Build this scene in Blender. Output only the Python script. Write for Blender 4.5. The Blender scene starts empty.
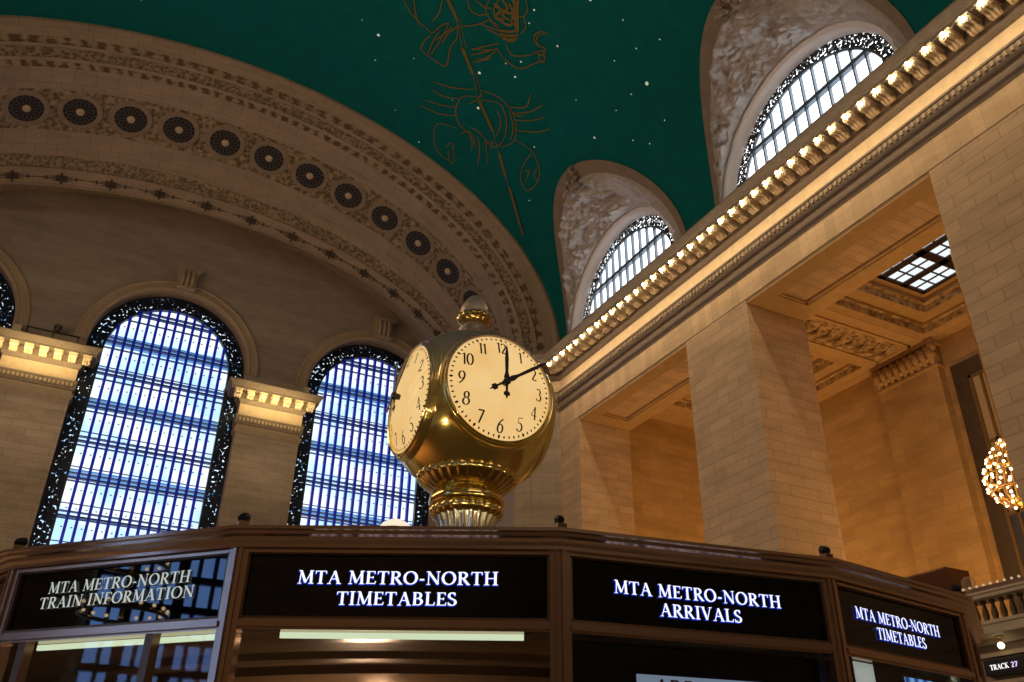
import bpy, math, random
from mathutils import Vector, Matrix, noise
random.seed(7)
PI = math.pi
EYE = 1.6                      # every z below is measured from the eye; the floor lies at -EYE
sc = bpy.context.scene
COL = sc.collection

def srgb(r, g, b):
    f = lambda c: (c/255/12.92) if c/255 <= .04045 else ((c/255+.055)/1.055)**2.4
    return (f(r), f(g), f(b), 1)

# ------------------------------------------------------------------ materials
class NT:
    def __init__(s, name):
        s.m = bpy.data.materials.new(name); s.m.use_nodes = True
        s.t = s.m.node_tree; s.t.nodes.clear()
        s.out = s.n('ShaderNodeOutputMaterial')
    def n(s, typ, **kw):
        nd = s.t.nodes.new(typ)
        for k, v in kw.items():
            if k in nd.inputs: nd.inputs[k].default_value = v
            else: setattr(nd, k, v)
        return nd
    def l(s, a, b): s.t.links.new(a, b)

def simple(name, col, rough=.6, metal=0, emit=None, es=0, bump=0, bscale=20, spec=.5):
    w = NT(name); b = w.n('ShaderNodeBsdfPrincipled')
    b.inputs['Base Color'].default_value = col; b.inputs['Roughness'].default_value = rough
    b.inputs['Metallic'].default_value = metal; b.inputs['Specular IOR Level'].default_value = spec
    if emit: b.inputs['Emission Color'].default_value = emit; b.inputs['Emission Strength'].default_value = es
    if bump:
        tc = w.n('ShaderNodeTexCoord'); nz = w.n('ShaderNodeTexNoise'); nz.inputs['Scale'].default_value = bscale
        nz.inputs['Detail'].default_value = 4
        bp = w.n('ShaderNodeBump'); bp.inputs['Strength'].default_value = bump; bp.inputs['Distance'].default_value = .05
        w.l(tc.outputs['Object'], nz.inputs['Vector']); w.l(nz.outputs['Fac'], bp.inputs['Height']); w.l(bp.outputs['Normal'], b.inputs['Normal'])
        mx = w.n('ShaderNodeMix', data_type='RGBA'); mx.inputs[6].default_value = [c*.75 for c in col[:3]]+[1]; mx.inputs[7].default_value = [min(1, c*1.2) for c in col[:3]]+[1]
        w.l(nz.outputs['Fac'], mx.inputs[0]); w.l(mx.outputs[2], b.inputs['Base Color'])
    w.l(b.outputs[0], w.out.inputs[0]); return w.m

def emission(name, col, s, noise_scale=0, amt=.3):
    w = NT(name); e = w.n('ShaderNodeEmission'); e.inputs[0].default_value = col; e.inputs[1].default_value = s
    if noise_scale:
        tc = w.n('ShaderNodeTexCoord'); nz = w.n('ShaderNodeTexNoise'); nz.inputs['Scale'].default_value = noise_scale
        mr = w.n('ShaderNodeMapRange'); mr.inputs[1].default_value = .3; mr.inputs[2].default_value = .7; mr.inputs[3].default_value = s*(1-amt); mr.inputs[4].default_value = s*(1+amt)
        w.l(tc.outputs['Object'], nz.inputs['Vector']); w.l(nz.outputs['Fac'], mr.inputs[0]); w.l(mr.outputs[0], e.inputs[1])
    w.l(e.outputs[0], w.out.inputs[0]); return w.m

def masonry(name, col, bw=1.5, bh=.42, mortar=.014, dark=.55, var=.16, rough=.75):
    """coursed limestone blocks, read from the metre-scaled UVs"""
    w = NT(name); uv = w.n('ShaderNodeUVMap'); br = w.n('ShaderNodeTexBrick')
    br.inputs['Color1'].default_value = [c*(1-var) for c in col[:3]]+[1]
    br.inputs['Color2'].default_value = [min(1, c*(1+var)) for c in col[:3]]+[1]
    br.inputs['Mortar'].default_value = [c*dark for c in col[:3]]+[1]
    br.inputs['Scale'].default_value = 1; br.inputs['Mortar Size'].default_value = mortar
    br.inputs['Mortar Smooth'].default_value = .3
    br.inputs['Brick Width'].default_value = bw; br.inputs['Row Height'].default_value = bh
    w.l(uv.outputs[0], br.inputs['Vector'])
    mp = w.n('ShaderNodeMapping'); mp.inputs['Scale'].default_value = (.6, 2.2, 1); w.l(uv.outputs[0], mp.inputs[0])
    nz = w.n('ShaderNodeTexNoise'); nz.inputs['Scale'].default_value = .8; nz.inputs['Detail'].default_value = 6; nz.inputs['Roughness'].default_value = .65
    w.l(mp.outputs[0], nz.inputs['Vector'])
    mr = w.n('ShaderNodeMapRange'); mr.inputs[1].default_value = .25; mr.inputs[2].default_value = .75; mr.inputs[3].default_value = .78; mr.inputs[4].default_value = 1.18
    w.l(nz.outputs['Fac'], mr.inputs[0])
    mx = w.n('ShaderNodeMix', data_type='RGBA', blend_type='MULTIPLY'); mx.inputs[0].default_value = 1
    w.l(br.outputs['Color'], mx.inputs[6]); w.l(mr.outputs[0], mx.inputs[7])
    b = w.n('ShaderNodeBsdfPrincipled'); b.inputs['Roughness'].default_value = rough; b.inputs['Specular IOR Level'].default_value = .25
    w.l(mx.outputs[2], b.inputs['Base Color'])
    bp = w.n('ShaderNodeBump'); bp.inputs['Strength'].default_value = .35; bp.inputs['Distance'].default_value = .02; bp.invert = True
    w.l(br.outputs['Fac'], bp.inputs['Height']); w.l(bp.outputs['Normal'], b.inputs['Normal'])
    w.l(b.outputs[0], w.out.inputs[0]); return w.m

def ornament(name, col, darkc, scale=3.0, contrast=(.35, .6), period=0, rough=.8):
    """carved / stencilled band on UVs: scroll-like voronoi cells, optionally beaded with a period along u"""
    w = NT(name); uv = w.n('ShaderNodeUVMap')
    vo = w.n('ShaderNodeTexVoronoi'); vo.inputs['Scale'].default_value = scale; vo.feature = 'SMOOTH_F1'
    nz = w.n('ShaderNodeTexNoise'); nz.inputs['Scale'].default_value = scale*1.6; nz.inputs['Detail'].default_value = 3; nz.inputs['Distortion'].default_value = 1.2
    w.l(uv.outputs[0], vo.inputs['Vector']); w.l(uv.outputs[0], nz.inputs['Vector'])
    ad = w.n('ShaderNodeMath', operation='ADD'); w.l(vo.outputs['Distance'], ad.inputs[0]); w.l(nz.outputs['Fac'], ad.inputs[1])
    ml = w.n('ShaderNodeMath', operation='MULTIPLY'); ml.inputs[1].default_value = .5; w.l(ad.outputs[0], ml.inputs[0])
    h = ml.outputs[0]
    if period:
        sx = w.n('ShaderNodeSeparateXYZ'); w.l(uv.outputs[0], sx.inputs[0])
        m1 = w.n('ShaderNodeMath', operation='MULTIPLY'); m1.inputs[1].default_value = 2*PI/period; w.l(sx.outputs[0], m1.inputs[0])
        m2 = w.n('ShaderNodeMath', operation='SINE'); w.l(m1.outputs[0], m2.inputs[0])
        m3 = w.n('ShaderNodeMath', operation='MULTIPLY_ADD'); m3.inputs[1].default_value = .12; w.l(m2.outputs[0], m3.inputs[0]); w.l(h, m3.inputs[2]); h = m3.outputs[0]
    mr = w.n('ShaderNodeMapRange'); mr.inputs[1].default_value = contrast[0]; mr.inputs[2].default_value = contrast[1]; w.l(h, mr.inputs[0])
    mx = w.n('ShaderNodeMix', data_type='RGBA'); mx.inputs[6].default_value = darkc; mx.inputs[7].default_value = col; w.l(mr.outputs[0], mx.inputs[0])
    b = w.n('ShaderNodeBsdfPrincipled'); b.inputs['Roughness'].default_value = rough; b.inputs['Specular IOR Level'].default_value = .2
    w.l(mx.outputs[2], b.inputs['Base Color'])
    bp = w.n('ShaderNodeBump'); bp.inputs['Strength'].default_value = .6; bp.inputs['Distance'].default_value = .06
    w.l(h, bp.inputs['Height']); w.l(bp.outputs['Normal'], b.inputs['Normal'])
    w.l(b.outputs[0], w.out.inputs[0]); return w.m

def pierced(name, col, scale, thr):
    """scrolled iron grille: a dark metal sheet with many small holes"""
    w = NT(name); tc = w.n('ShaderNodeTexCoord'); vo = w.n('ShaderNodeTexVoronoi'); vo.inputs['Scale'].default_value = scale
    nz = w.n('ShaderNodeTexNoise'); nz.inputs['Scale'].default_value = scale*.7; nz.inputs['Distortion'].default_value = 2
    w.l(tc.outputs['Object'], vo.inputs['Vector']); w.l(tc.outputs['Object'], nz.inputs['Vector'])
    m = w.n('ShaderNodeMath', operation='MULTIPLY_ADD'); m.inputs[1].default_value = .9; w.l(nz.outputs['Fac'], m.inputs[0]); w.l(vo.outputs['Distance'], m.inputs[2])
    g = w.n('ShaderNodeMath', operation='GREATER_THAN'); g.inputs[1].default_value = thr; w.l(m.outputs[0], g.inputs[0])
    b = w.n('ShaderNodeBsdfPrincipled'); b.inputs['Base Color'].default_value = col; b.inputs['Roughness'].default_value = .45; b.inputs['Metallic'].default_value = .4
    tr = w.n('ShaderNodeBsdfTransparent'); ms = w.n('ShaderNodeMixShader')
    w.l(g.outputs[0], ms.inputs[0]); w.l(b.outputs[0], ms.inputs[1]); w.l(tr.outputs[0], ms.inputs[2]); w.l(ms.outputs[0], w.out.inputs[0]); return w.m

def daylight_glass(name, c1, c2, s, scale):
    """frosted outer glazing lit by the sky behind it"""
    w = NT(name); tc = w.n('ShaderNodeTexCoord'); nz = w.n('ShaderNodeTexNoise'); nz.inputs['Scale'].default_value = scale; nz.inputs['Detail'].default_value = 3
    w.l(tc.outputs['Object'], nz.inputs['Vector'])
    mr = w.n('ShaderNodeMapRange'); mr.inputs[1].default_value = .38; mr.inputs[2].default_value = .58; w.l(nz.outputs['Fac'], mr.inputs[0])
    mx = w.n('ShaderNodeMix', data_type='RGBA'); mx.inputs[6].default_value = c1; mx.inputs[7].default_value = c2; w.l(mr.outputs[0], mx.inputs[0])
    e = w.n('ShaderNodeEmission'); e.inputs[1].default_value = s; w.l(mx.outputs[2], e.inputs[0]); w.l(e.outputs[0], w.out.inputs[0]); return w.m

def clear_glass(name, tint=(.8, .85, .9, 1), refl=1.0):
    w = NT(name); fr = w.n('ShaderNodeFresnel'); fr.inputs[0].default_value = 1.52
    tr = w.n('ShaderNodeBsdfTransparent'); tr.inputs[0].default_value = tint
    gl = w.n('ShaderNodeBsdfGlossy'); gl.inputs['Roughness'].default_value = .02
    ms = w.n('ShaderNodeMixShader'); w.l(fr.outputs[0], ms.inputs[0]); w.l(tr.outputs[0], ms.inputs[1]); w.l(gl.outputs[0], ms.inputs[2]); w.l(ms.outputs[0], w.out.inputs[0]); return w.m

M = {}
M['stone'] = masonry('limestone_blocks', (.58, .41, .25, 1), bw=1.25, bh=.4, dark=.66, var=.07)
M['lintel'] = masonry('upright_lintel_blocks', (.64, .46, .27, 1), bw=.42, bh=6, mortar=.008, dark=.76, var=.1)
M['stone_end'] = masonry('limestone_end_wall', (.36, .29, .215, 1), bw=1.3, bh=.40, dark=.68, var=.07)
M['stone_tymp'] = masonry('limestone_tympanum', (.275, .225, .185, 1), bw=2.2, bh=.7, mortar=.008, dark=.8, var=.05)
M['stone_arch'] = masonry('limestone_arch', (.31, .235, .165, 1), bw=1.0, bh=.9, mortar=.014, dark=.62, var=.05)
M['stone_plain'] = simple('smooth_limestone', (.50, .39, .255, 1), .7, bump=.15, bscale=3, spec=.25)
M['frieze'] = simple('pale_frieze', (.74, .58, .36, 1), .7, bump=.15, bscale=3, spec=.2)  # base raised to stand in for more bulb light on the frieze
M['stone_dark'] = simple('shaded_moulding_stone', (.235, .185, .14, 1), .85, bump=.2, bscale=5, spec=.15)  # shading of the mouldings put into a darker stone colour
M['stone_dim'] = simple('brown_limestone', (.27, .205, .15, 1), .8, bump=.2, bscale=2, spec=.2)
M['stone_shaded'] = simple('shaded_limestone', (.33, .255, .175, 1), .8, bump=.3, bscale=6, spec=.2)  # darker limestone copy, shade put into its colour
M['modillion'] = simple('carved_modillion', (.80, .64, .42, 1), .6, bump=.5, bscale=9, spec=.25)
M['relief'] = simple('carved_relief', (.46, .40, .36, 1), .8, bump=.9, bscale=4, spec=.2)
M['hall_stone'] = masonry('ticket_hall_stone', (.50, .325, .135, 1), bw=1.3, bh=.6, mortar=.010, dark=.82, var=.09)
M['hall_plain'] = simple('ticket_hall_plaster', (.50, .33, .155, 1), .7, bump=.15, bscale=2.5, spec=.2)
M['hall_orn'] = ornament('ticket_hall_moulding', (.56, .40, .21, 1), (.20, .13, .06, 1), 4.2)
M['orn_big'] = ornament('scroll_band', (.31, .235, .16, 1), (.10, .065, .035, 1), 6.5, (.34, .60))
M['orn_bead'] = ornament('egg_band', (.31, .235, .16, 1), (.11, .07, .04, 1), 4.2, (.36, .60), period=.75)
M['orn_bead2'] = ornament('dentil_band', (.31, .235, .16, 1), (.10, .065, .035, 1), 4.5, (.38, .58), period=.6)
M['orn_scroll'] = ornament('medallion_scroll_band', (.33, .25, .16, 1), (.11, .08, .035, 1), 4.6, (.36, .58))
M['orn_inner'] = ornament('inner_arch_band', (.31, .235, .155, 1), (.10, .08, .04, 1), 6.5, (.34, .6))
M['teal'] = simple('painted_teal_vault', srgb(9, 98, 95), .85, bump=.06, bscale=1.2, spec=.1)
M['gold_paint'] = simple('gold_paint', (.17, .125, .035, 1), .7, spec=.1)
M['star'] = emission('star_light', (.85, .9, .6, 1), .55)
M['dark_grille'] = simple('dark_bronze_grille', (.018, .014, .012, 1), .5, .3)
M['stencil'] = simple('brown_stencil_paint', (.07, .048, .035, 1), .8)
M['grey_iron'] = simple('grey_iron', (.09, .075, .06, 1), .55, .2)
M['blue_iron'] = simple('blue_glow_iron', (.010, .015, .22, 1), .35, .0, emit=(.006, .012, .42, 1), es=.45)  # blue lens fringing put into the bars as colour and glow
M['navy_iron'] = simple('navy_iron', (.012, .02, .10, 1), .4, .1, emit=(.01, .04, .25, 1), es=.2)  # rails carry a fainter blue glow of the same kind
M['black_iron'] = simple('black_iron', (.012, .016, .035, 1), .4, .2)
M['grey_blue_iron'] = simple('grey_blue_iron', (.10, .13, .17, 1), .4, .2)
M['pierced'] = pierced('pierced_iron_border', (.008, .012, .03, 1), 7.5, 1.27)
M['pierced_lun'] = pierced('pierced_lunette_border', (.02, .026, .035, 1), 9.5, 1.20)
M['day'] = daylight_glass('end_window_glass', (.45, .72, 1, 1), (.85, .93, 1, 1), 1.35, .5)
M['day_white'] = daylight_glass('lunette_glass', (.85, .93, 1, 1), (1, 1, 1, 1), 3.4, .4)
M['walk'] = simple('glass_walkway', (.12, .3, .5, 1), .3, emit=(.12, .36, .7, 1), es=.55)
M['sky_pane'] = emission('skylight_glass', (.93, .98, 1, 1), 1.0)
M['sky_frame'] = simple('skylight_iron', (.025, .012, .014, 1), .6)
M['bulb'] = emission('warm_bulb', (1, .83, .55, 1), 44)
M['bulb_ch'] = emission('chandelier_bulb', (1, .72, .38, 1), 8)
M['bulb_small'] = emission('rail_bulb', (1, .75, .45, 1), .55)
M['gilt'] = simple('gilt_metal', (.75, .46, .15, 1), .3, .9)
M['brass'] = simple('polished_brass', (.78, .58, .19, 1), .16, 1.0)
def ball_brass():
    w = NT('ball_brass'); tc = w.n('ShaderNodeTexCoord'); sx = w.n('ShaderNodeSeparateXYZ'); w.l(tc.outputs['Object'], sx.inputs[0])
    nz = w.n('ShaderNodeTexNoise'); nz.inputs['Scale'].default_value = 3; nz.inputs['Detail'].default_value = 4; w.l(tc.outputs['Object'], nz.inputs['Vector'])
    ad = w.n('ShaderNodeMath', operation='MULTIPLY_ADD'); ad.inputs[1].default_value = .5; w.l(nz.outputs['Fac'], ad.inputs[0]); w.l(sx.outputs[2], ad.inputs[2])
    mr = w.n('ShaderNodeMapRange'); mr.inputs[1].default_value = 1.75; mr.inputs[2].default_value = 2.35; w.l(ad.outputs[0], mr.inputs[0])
    mx = w.n('ShaderNodeMix', data_type='RGBA'); mx.inputs[6].default_value = (.90, .68, .20, 1); mx.inputs[7].default_value = (.44, .34, .275, 1); w.l(mr.outputs[0], mx.inputs[0])  # gold below, grey above: toned-down reflections put into the colour
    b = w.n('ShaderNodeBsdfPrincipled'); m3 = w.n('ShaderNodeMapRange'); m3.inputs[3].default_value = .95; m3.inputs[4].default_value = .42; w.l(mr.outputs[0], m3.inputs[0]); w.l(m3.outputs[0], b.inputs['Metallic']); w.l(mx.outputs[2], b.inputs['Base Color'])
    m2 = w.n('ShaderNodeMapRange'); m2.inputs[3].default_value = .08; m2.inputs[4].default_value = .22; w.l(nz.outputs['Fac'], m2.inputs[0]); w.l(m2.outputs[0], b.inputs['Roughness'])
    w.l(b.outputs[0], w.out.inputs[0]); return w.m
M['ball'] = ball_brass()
M['silver_brass'] = simple('silvered_brass', (.78, .70, .52, 1), .22, .9)
M['brass_grey'] = simple('greyed_brass', (.50, .41, .32, 1), .35, .35, bump=.25, bscale=40)
M['brass_dark'] = simple('aged_brass', (.60, .40, .12, 1), .24, 1.0)
M['bronze'] = simple('brushed_bronze', (.56, .36, .235, 1), .2, .85)
M['bronze_dark'] = simple('dark_bronze', (.20, .11, .06, 1), .33, .75)
M['window_gold'] = simple('gilt_bronze_bars', (.20, .135, .055, 1), .45, .4)
M['window_bronze'] = simple('window_bronze', (.085, .062, .035, 1), .6, .3, bump=.8, bscale=5)
M['sign_black'] = simple('black_sign_glass', (.002, .002, .003, 1), .015, spec=.55)
M['letter'] = emission('lit_letter', (.93, .95, 1, 1), 1.25)
M['letter_blue'] = emission('blue_letter_fringe', (.03, .08, .85, 1), .8)  # blue bloom round the letters, imitated by a glowing backing layer
M['letter_dim'] = emission('pale_letter', (.80, .86, .80, 1), .62)
M['glass'] = clear_glass('booth_glass')
M['tube'] = emission('fluorescent_panel', (.80, .88, .56, 1), 1.0)
M['black'] = simple('matt_black', (.006, .006, .007, 1), .7)
M['wood'] = simple('dark_red_wood', (.15, .055, .02, 1), .45, bump=.2, bscale=8)
M['drum'] = simple('dark_wood_drum', (.20, .11, .05, 1), .25, .4)
M['paper'] = emission('glowing_paper', (.42, .52, .66, 1), .42)  # paper that glows by itself
M['paper_white'] = simple('white_card', (.75, .78, .72, 1), .6, emit=(.75, .8, .68, 1), es=.35)
M['navy'] = simple('navy_panel', (.01, .012, .05, 1), .4)
M['red_ink'] = simple('dark_red_ink', (.10, .01, .02, 1), .6)
M['dial'] = None
M['black_paint'] = simple('black_paint', (.006, .005, .005, 1), .5)
M['white_stone'] = simple('pale_marble', (.5, .41, .28, 1), .6, bump=.1, bscale=3)
M['rim_stone'] = simple('pale_rim_stone', (.85, .82, .82, 1), .6, spec=.2)
M['baluster'] = simple('bronze_baluster', (.10, .065, .035, 1), .5, .3)
M['globe'] = None
M['dome'] = emission('dome_lamp_glass', (1, .80, .62, 1), 1.05)
M['floor'] = simple('marble_floor', (.45, .36, .27, 1), .3, bump=.02, bscale=2)
M['track_white'] = emission('track_letters', (1, .97, .95, 1), 1.2)
M['track_violet'] = emission('track_digits', (.85, .65, 1, 1), 1.1)
M['pane_dark'] = simple('dark_bronze_glass', (.16, .085, .03, 1), .08, spec=.8, emit=(.55, .28, .10, 1), es=.22)  # orange glow put into the panes for a lit room behind
M['pane_blue'] = simple('bluish_dark_glass', (.05, .06, .10, 1), .06, spec=.9)
M['ceiling_rear'] = M['teal']

def dial_mat():
    w = NT('lit_opal_dial'); tc = w.n('ShaderNodeTexCoord'); nz = w.n('ShaderNodeTexNoise'); nz.inputs['Scale'].default_value = 3.5
    w.l(tc.outputs['Object'], nz.inputs['Vector'])
    mx = w.n('ShaderNodeMix', data_type='RGBA'); mx.inputs[6].default_value = (.84, .47, .14, 1); mx.inputs[7].default_value = (.98, .69, .31, 1); w.l(nz.outputs['Fac'], mx.inputs[0])
    e = w.n('ShaderNodeEmission'); e.inputs[1].default_value = .93; w.l(mx.outputs[2], e.inputs[0])
    g = w.n('ShaderNodeBsdfGlossy'); g.inputs['Roughness'].default_value = .1; g.inputs[0].default_value = (.012, .012, .012, 1)
    a = w.n('ShaderNodeAddShader'); w.l(e.outputs[0], a.inputs[0]); w.l(g.outputs[0], a.inputs[1]); w.l(a.outputs[0], w.out.inputs[0]); return w.m
M['dial'] = dial_mat()
def globe_mat():
    w = NT('thin_glass_globe'); lw = w.n('ShaderNodeLayerWeight'); lw.inputs[0].default_value = .35
    tr = w.n('ShaderNodeBsdfTransparent'); d = w.n('ShaderNodeBsdfPrincipled'); d.inputs['Base Color'].default_value = (.7, .55, .35, 1); d.inputs['Roughness'].default_value = .2
    mm = w.n('ShaderNodeMath', operation='MULTIPLY_ADD'); mm.inputs[1].default_value = .5; mm.inputs[2].default_value = .12; w.l(lw.outputs['Facing'], mm.inputs[0])
    ms = w.n('ShaderNodeMixShader'); w.l(mm.outputs[0], ms.inputs[0]); w.l(tr.outputs[0], ms.inputs[1]); w.l(d.outputs[0], ms.inputs[2]); w.l(ms.outputs[0], w.out.inputs[0]); return w.m
M['globe'] = globe_mat()

# ------------------------------------------------------------------ objects
def thing(name, label, cat, loc, group=None):
    o = bpy.data.objects.new(name, None); COL.objects.link(o); o.empty_display_size = .2
    o.location = (loc[0], loc[1], loc[2]+EYE); o['label'] = label; o['category'] = cat
    if group: o['group'] = group
    return o
def structure(name, loc=(0, 0, 0)):
    o = bpy.data.objects.new(name, None); COL.objects.link(o); o.empty_display_size = .2
    o.location = (loc[0], loc[1], loc[2]+EYE); o['kind'] = 'structure'; return o
def tag(o, label, cat, group=None):
    o['label'] = label; o['category'] = cat
    if group: o['group'] = group
    return o
def struct(o): o['kind'] = 'structure'; return o
def world_loc(o):
    v = Vector((0, 0, 0))
    while o is not None: v = v+Vector(o.location); o = o.parent
    return v

class MB:
    def __init__(s): s.v = []; s.f = []; s.mi = []; s.uv = []; s.k = 0
    def mat(s, k): s.k = k; return s
    def face(s, pts, uv=None):
        b = len(s.v); s.v += [tuple(p) for p in pts]; s.f.append(list(range(b, b+len(pts)))); s.mi.append(s.k); s.uv.append(uv); return s
    def box(s, x0, x1, y0, y1, z0, z1):
        b = len(s.v); s.v += [(x0, y0, z0), (x1, y0, z0), (x1, y1, z0), (x0, y1, z0), (x0, y0, z1), (x1, y0, z1), (x1, y1, z1), (x0, y1, z1)]
        for q in ((0, 3, 2, 1), (4, 5, 6, 7), (0, 1, 5, 4), (1, 2, 6, 5), (2, 3, 7, 6), (3, 0, 4, 7)):
            s.f.append([b+i for i in q]); s.mi.append(s.k); s.uv.append(None)
        return s
    def bar(s, a, b, w, d, up=(0, 0, 1)):
        """a box from a to b, w wide across and d thick along up"""
        a = Vector(a); b = Vector(b); t = (b-a).normalized(); u = Vector(up); u = (u-t*u.dot(t)).normalized(); r = t.cross(u)
        P = [c+r*i*w/2+u*j*d/2 for c in (a, b) for i, j in ((-1, -1), (1, -1), (1, 1), (-1, 1))]
        n = len(s.v); s.v += [tuple(p) for p in P]
        for q in ((0, 1, 2, 3), (7, 6, 5, 4), (0, 4, 5, 1), (1, 5, 6, 2), (2, 6, 7, 3), (3, 7, 4, 0)):
            s.f.append([n+i for i in q]); s.mi.append(s.k); s.uv.append(None)
        return s
    def grid(s, rows, closed_u=False, closed_v=False, uvf=None):
        b = len(s.v); n = len(rows); m = len(rows[0])
        for r in rows: s.v += [tuple(p) for p in r]
        for i in range(n-(0 if closed_u else 1)):
            for j in range(m-(0 if closed_v else 1)):
                i2 = (i+1) % n; j2 = (j+1) % m
                s.f.append([b+i*m+j, b+i2*m+j, b+i2*m+j2, b+i*m+j2]); s.mi.append(s.k)
                s.uv.append([uvf(i, j), uvf(i+1, j), uvf(i+1, j+1), uvf(i, j+1)] if uvf else None)
        return s
    def lathe(s, prof, n=32, c=(0, 0, 0), ax=(0, 0, 1), fn=None):
        """prof = (radius, height) pairs about the axis ax"""
        ax = Vector(ax).normalized(); u = ax.orthogonal().normalized(); w = ax.cross(u); c = Vector(c); rows = []
        for k in range(n):
            a = 2*PI*k/n; rows.append([c+ax*h+(u*math.cos(a)+w*math.sin(a))*(r*(fn(a, i) if fn else 1)) for i, (r, h) in enumerate(prof)])
        return s.grid(rows, closed_u=True)
    def sphere(s, c, r, n=12, m=8, sc=(1, 1, 1)):
        rows = []
        for i in range(n):
            a = 2*PI*i/n; rows.append([(c[0]+r*sc[0]*math.sin(PI*j/m)*math.cos(a), c[1]+r*sc[1]*math.sin(PI*j/m)*math.sin(a), c[2]-r*sc[2]*math.cos(PI*j/m)) for j in range(m+1)])
        return s.grid(rows, closed_u=True)
    def tube(s, pts, r, n=8):
        pts = [Vector(p) for p in pts]; rows = []; up = Vector((.13, .21, .97))
        for i, p in enumerate(pts):
            t = (pts[min(i+1, len(pts)-1)]-pts[max(i-1, 0)]).normalized(); a = t.cross(up).normalized(); b = t.cross(a)
            rr = r[i] if isinstance(r, (list, tuple)) else r
            rows.append([p+(a*math.cos(2*PI*k/n)+b*math.sin(2*PI*k/n))*rr for k in range(n)])
        s.grid(rows, closed_v=True); s.face(rows[0][::-1]); s.face(rows[-1]); return s
    def sweep(s, path, prof, closed=False):
        """plan path (x, y), profile (offset to the left of travel, z), mitred"""
        n = len(path); rows = []
        for i, p in enumerate(path):
            p = Vector(p)
            a = Vector(path[i-1]) if (i > 0 or closed) else None; b = Vector(path[(i+1) % n]) if (i < n-1 or closed) else None
            d1 = (p-a).normalized() if a is not None else None; d2 = (b-p).normalized() if b is not None else None
            if d1 is None: d1 = d2
            if d2 is None: d2 = d1
            n1 = Vector((-d1.y, d1.x)); n2 = Vector((-d2.y, d2.x)); mi = (n1+n2).normalized(); mi /= max(.25, mi.dot(n1))
            rows.append([(p.x+mi.x*o, p.y+mi.y*o, z) for o, z in prof])
        return s.grid(rows, closed_u=closed)
    def prism(s, poly, t, frame=None):
        """poly (x, y) extruded by t along the frame's z"""
        fr = frame or Matrix.Identity(4); n = len(poly)
        A = [fr @ Vector((p[0], p[1], t)) for p in poly]; B = [fr @ Vector((p[0], p[1], 0)) for p in poly]
        s.face(A); s.face(B[::-1])
        for i in range(n): s.face([B[i], B[(i+1) % n], A[(i+1) % n], A[i]])
        return s
    def build(s, name, mats, parent=None, smooth=False, loc=None):
        if not isinstance(mats, (list, tuple)): mats = [mats]
        if parent is not None: org = world_loc(parent)-Vector((0, 0, EYE))
        elif loc is not None: org = Vector(loc)
        else:
            lo = [min(v[i] for v in s.v) for i in range(3)]; hi = [max(v[i] for v in s.v) for i in range(3)]
            org = Vector(((lo[0]+hi[0])/2, (lo[1]+hi[1])/2, lo[2]))
        me = bpy.data.meshes.new(name); V = [(v[0]-org.x, v[1]-org.y, v[2]-org.z) for v in s.v]
        me.from_pydata(V, [], s.f); me.update()
        for m in mats: me.materials.append(m)
        me.polygons.foreach_set('material_index', s.mi)
        if smooth: me.polygons.foreach_set('use_smooth', [True]*len(s.f))
        ul = me.uv_layers.new(name='UVMap'); buf = [0.0]*(2*len(me.loops))
        for p in me.polygons:
            uv = s.uv[p.index]; nx, ny, nz = (abs(c) for c in p.normal)
            for k, li in enumerate(p.loop_indices):
                if uv: u, w = uv[k]
                else:
                    x, y, z = s.v[s.f[p.index][k]]
                    if nz >= nx and nz >= ny: u, w = x, y
                    elif nx >= ny: u, w = y, z
                    else: u, w = x, z
                buf[2*li] = u; buf[2*li+1] = w
        ul.data.foreach_set('uv', buf); me.validate(); me.update()
        o = bpy.data.objects.new(name, me); COL.objects.link(o)
        if parent is not None: o.parent = parent
        else: o.location = (org.x, org.y, org.z+EYE)
        return o
def smooth_by_angle(o, ang=35):
    me = o.data
    me.polygons.foreach_set('use_smooth', [True]*len(me.polygons)); me.set_sharp_from_angle(angle=math.radians(ang)); return o
def weld(o, d=.0005):
    import bmesh
    b = bmesh.new(); b.from_mesh(o.data); bmesh.ops.remove_doubles(b, verts=b.verts, dist=d); bmesh.ops.recalc_face_normals(b, faces=b.faces); b.to_mesh(o.data); b.free(); return o
def dup(root, delta, label=None, group=None, name=None):
    r = root.copy(); COL.objects.link(r); r.location = Vector(root.location)+Vector(delta)
    if label: r['label'] = label
    if group: r['group'] = group
    for ch in list(root.children):
        c = ch.copy(); COL.objects.link(c); c.parent = r
        for g in ch.children:
            d = g.copy(); COL.objects.link(d); d.parent = c
    return r

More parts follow.
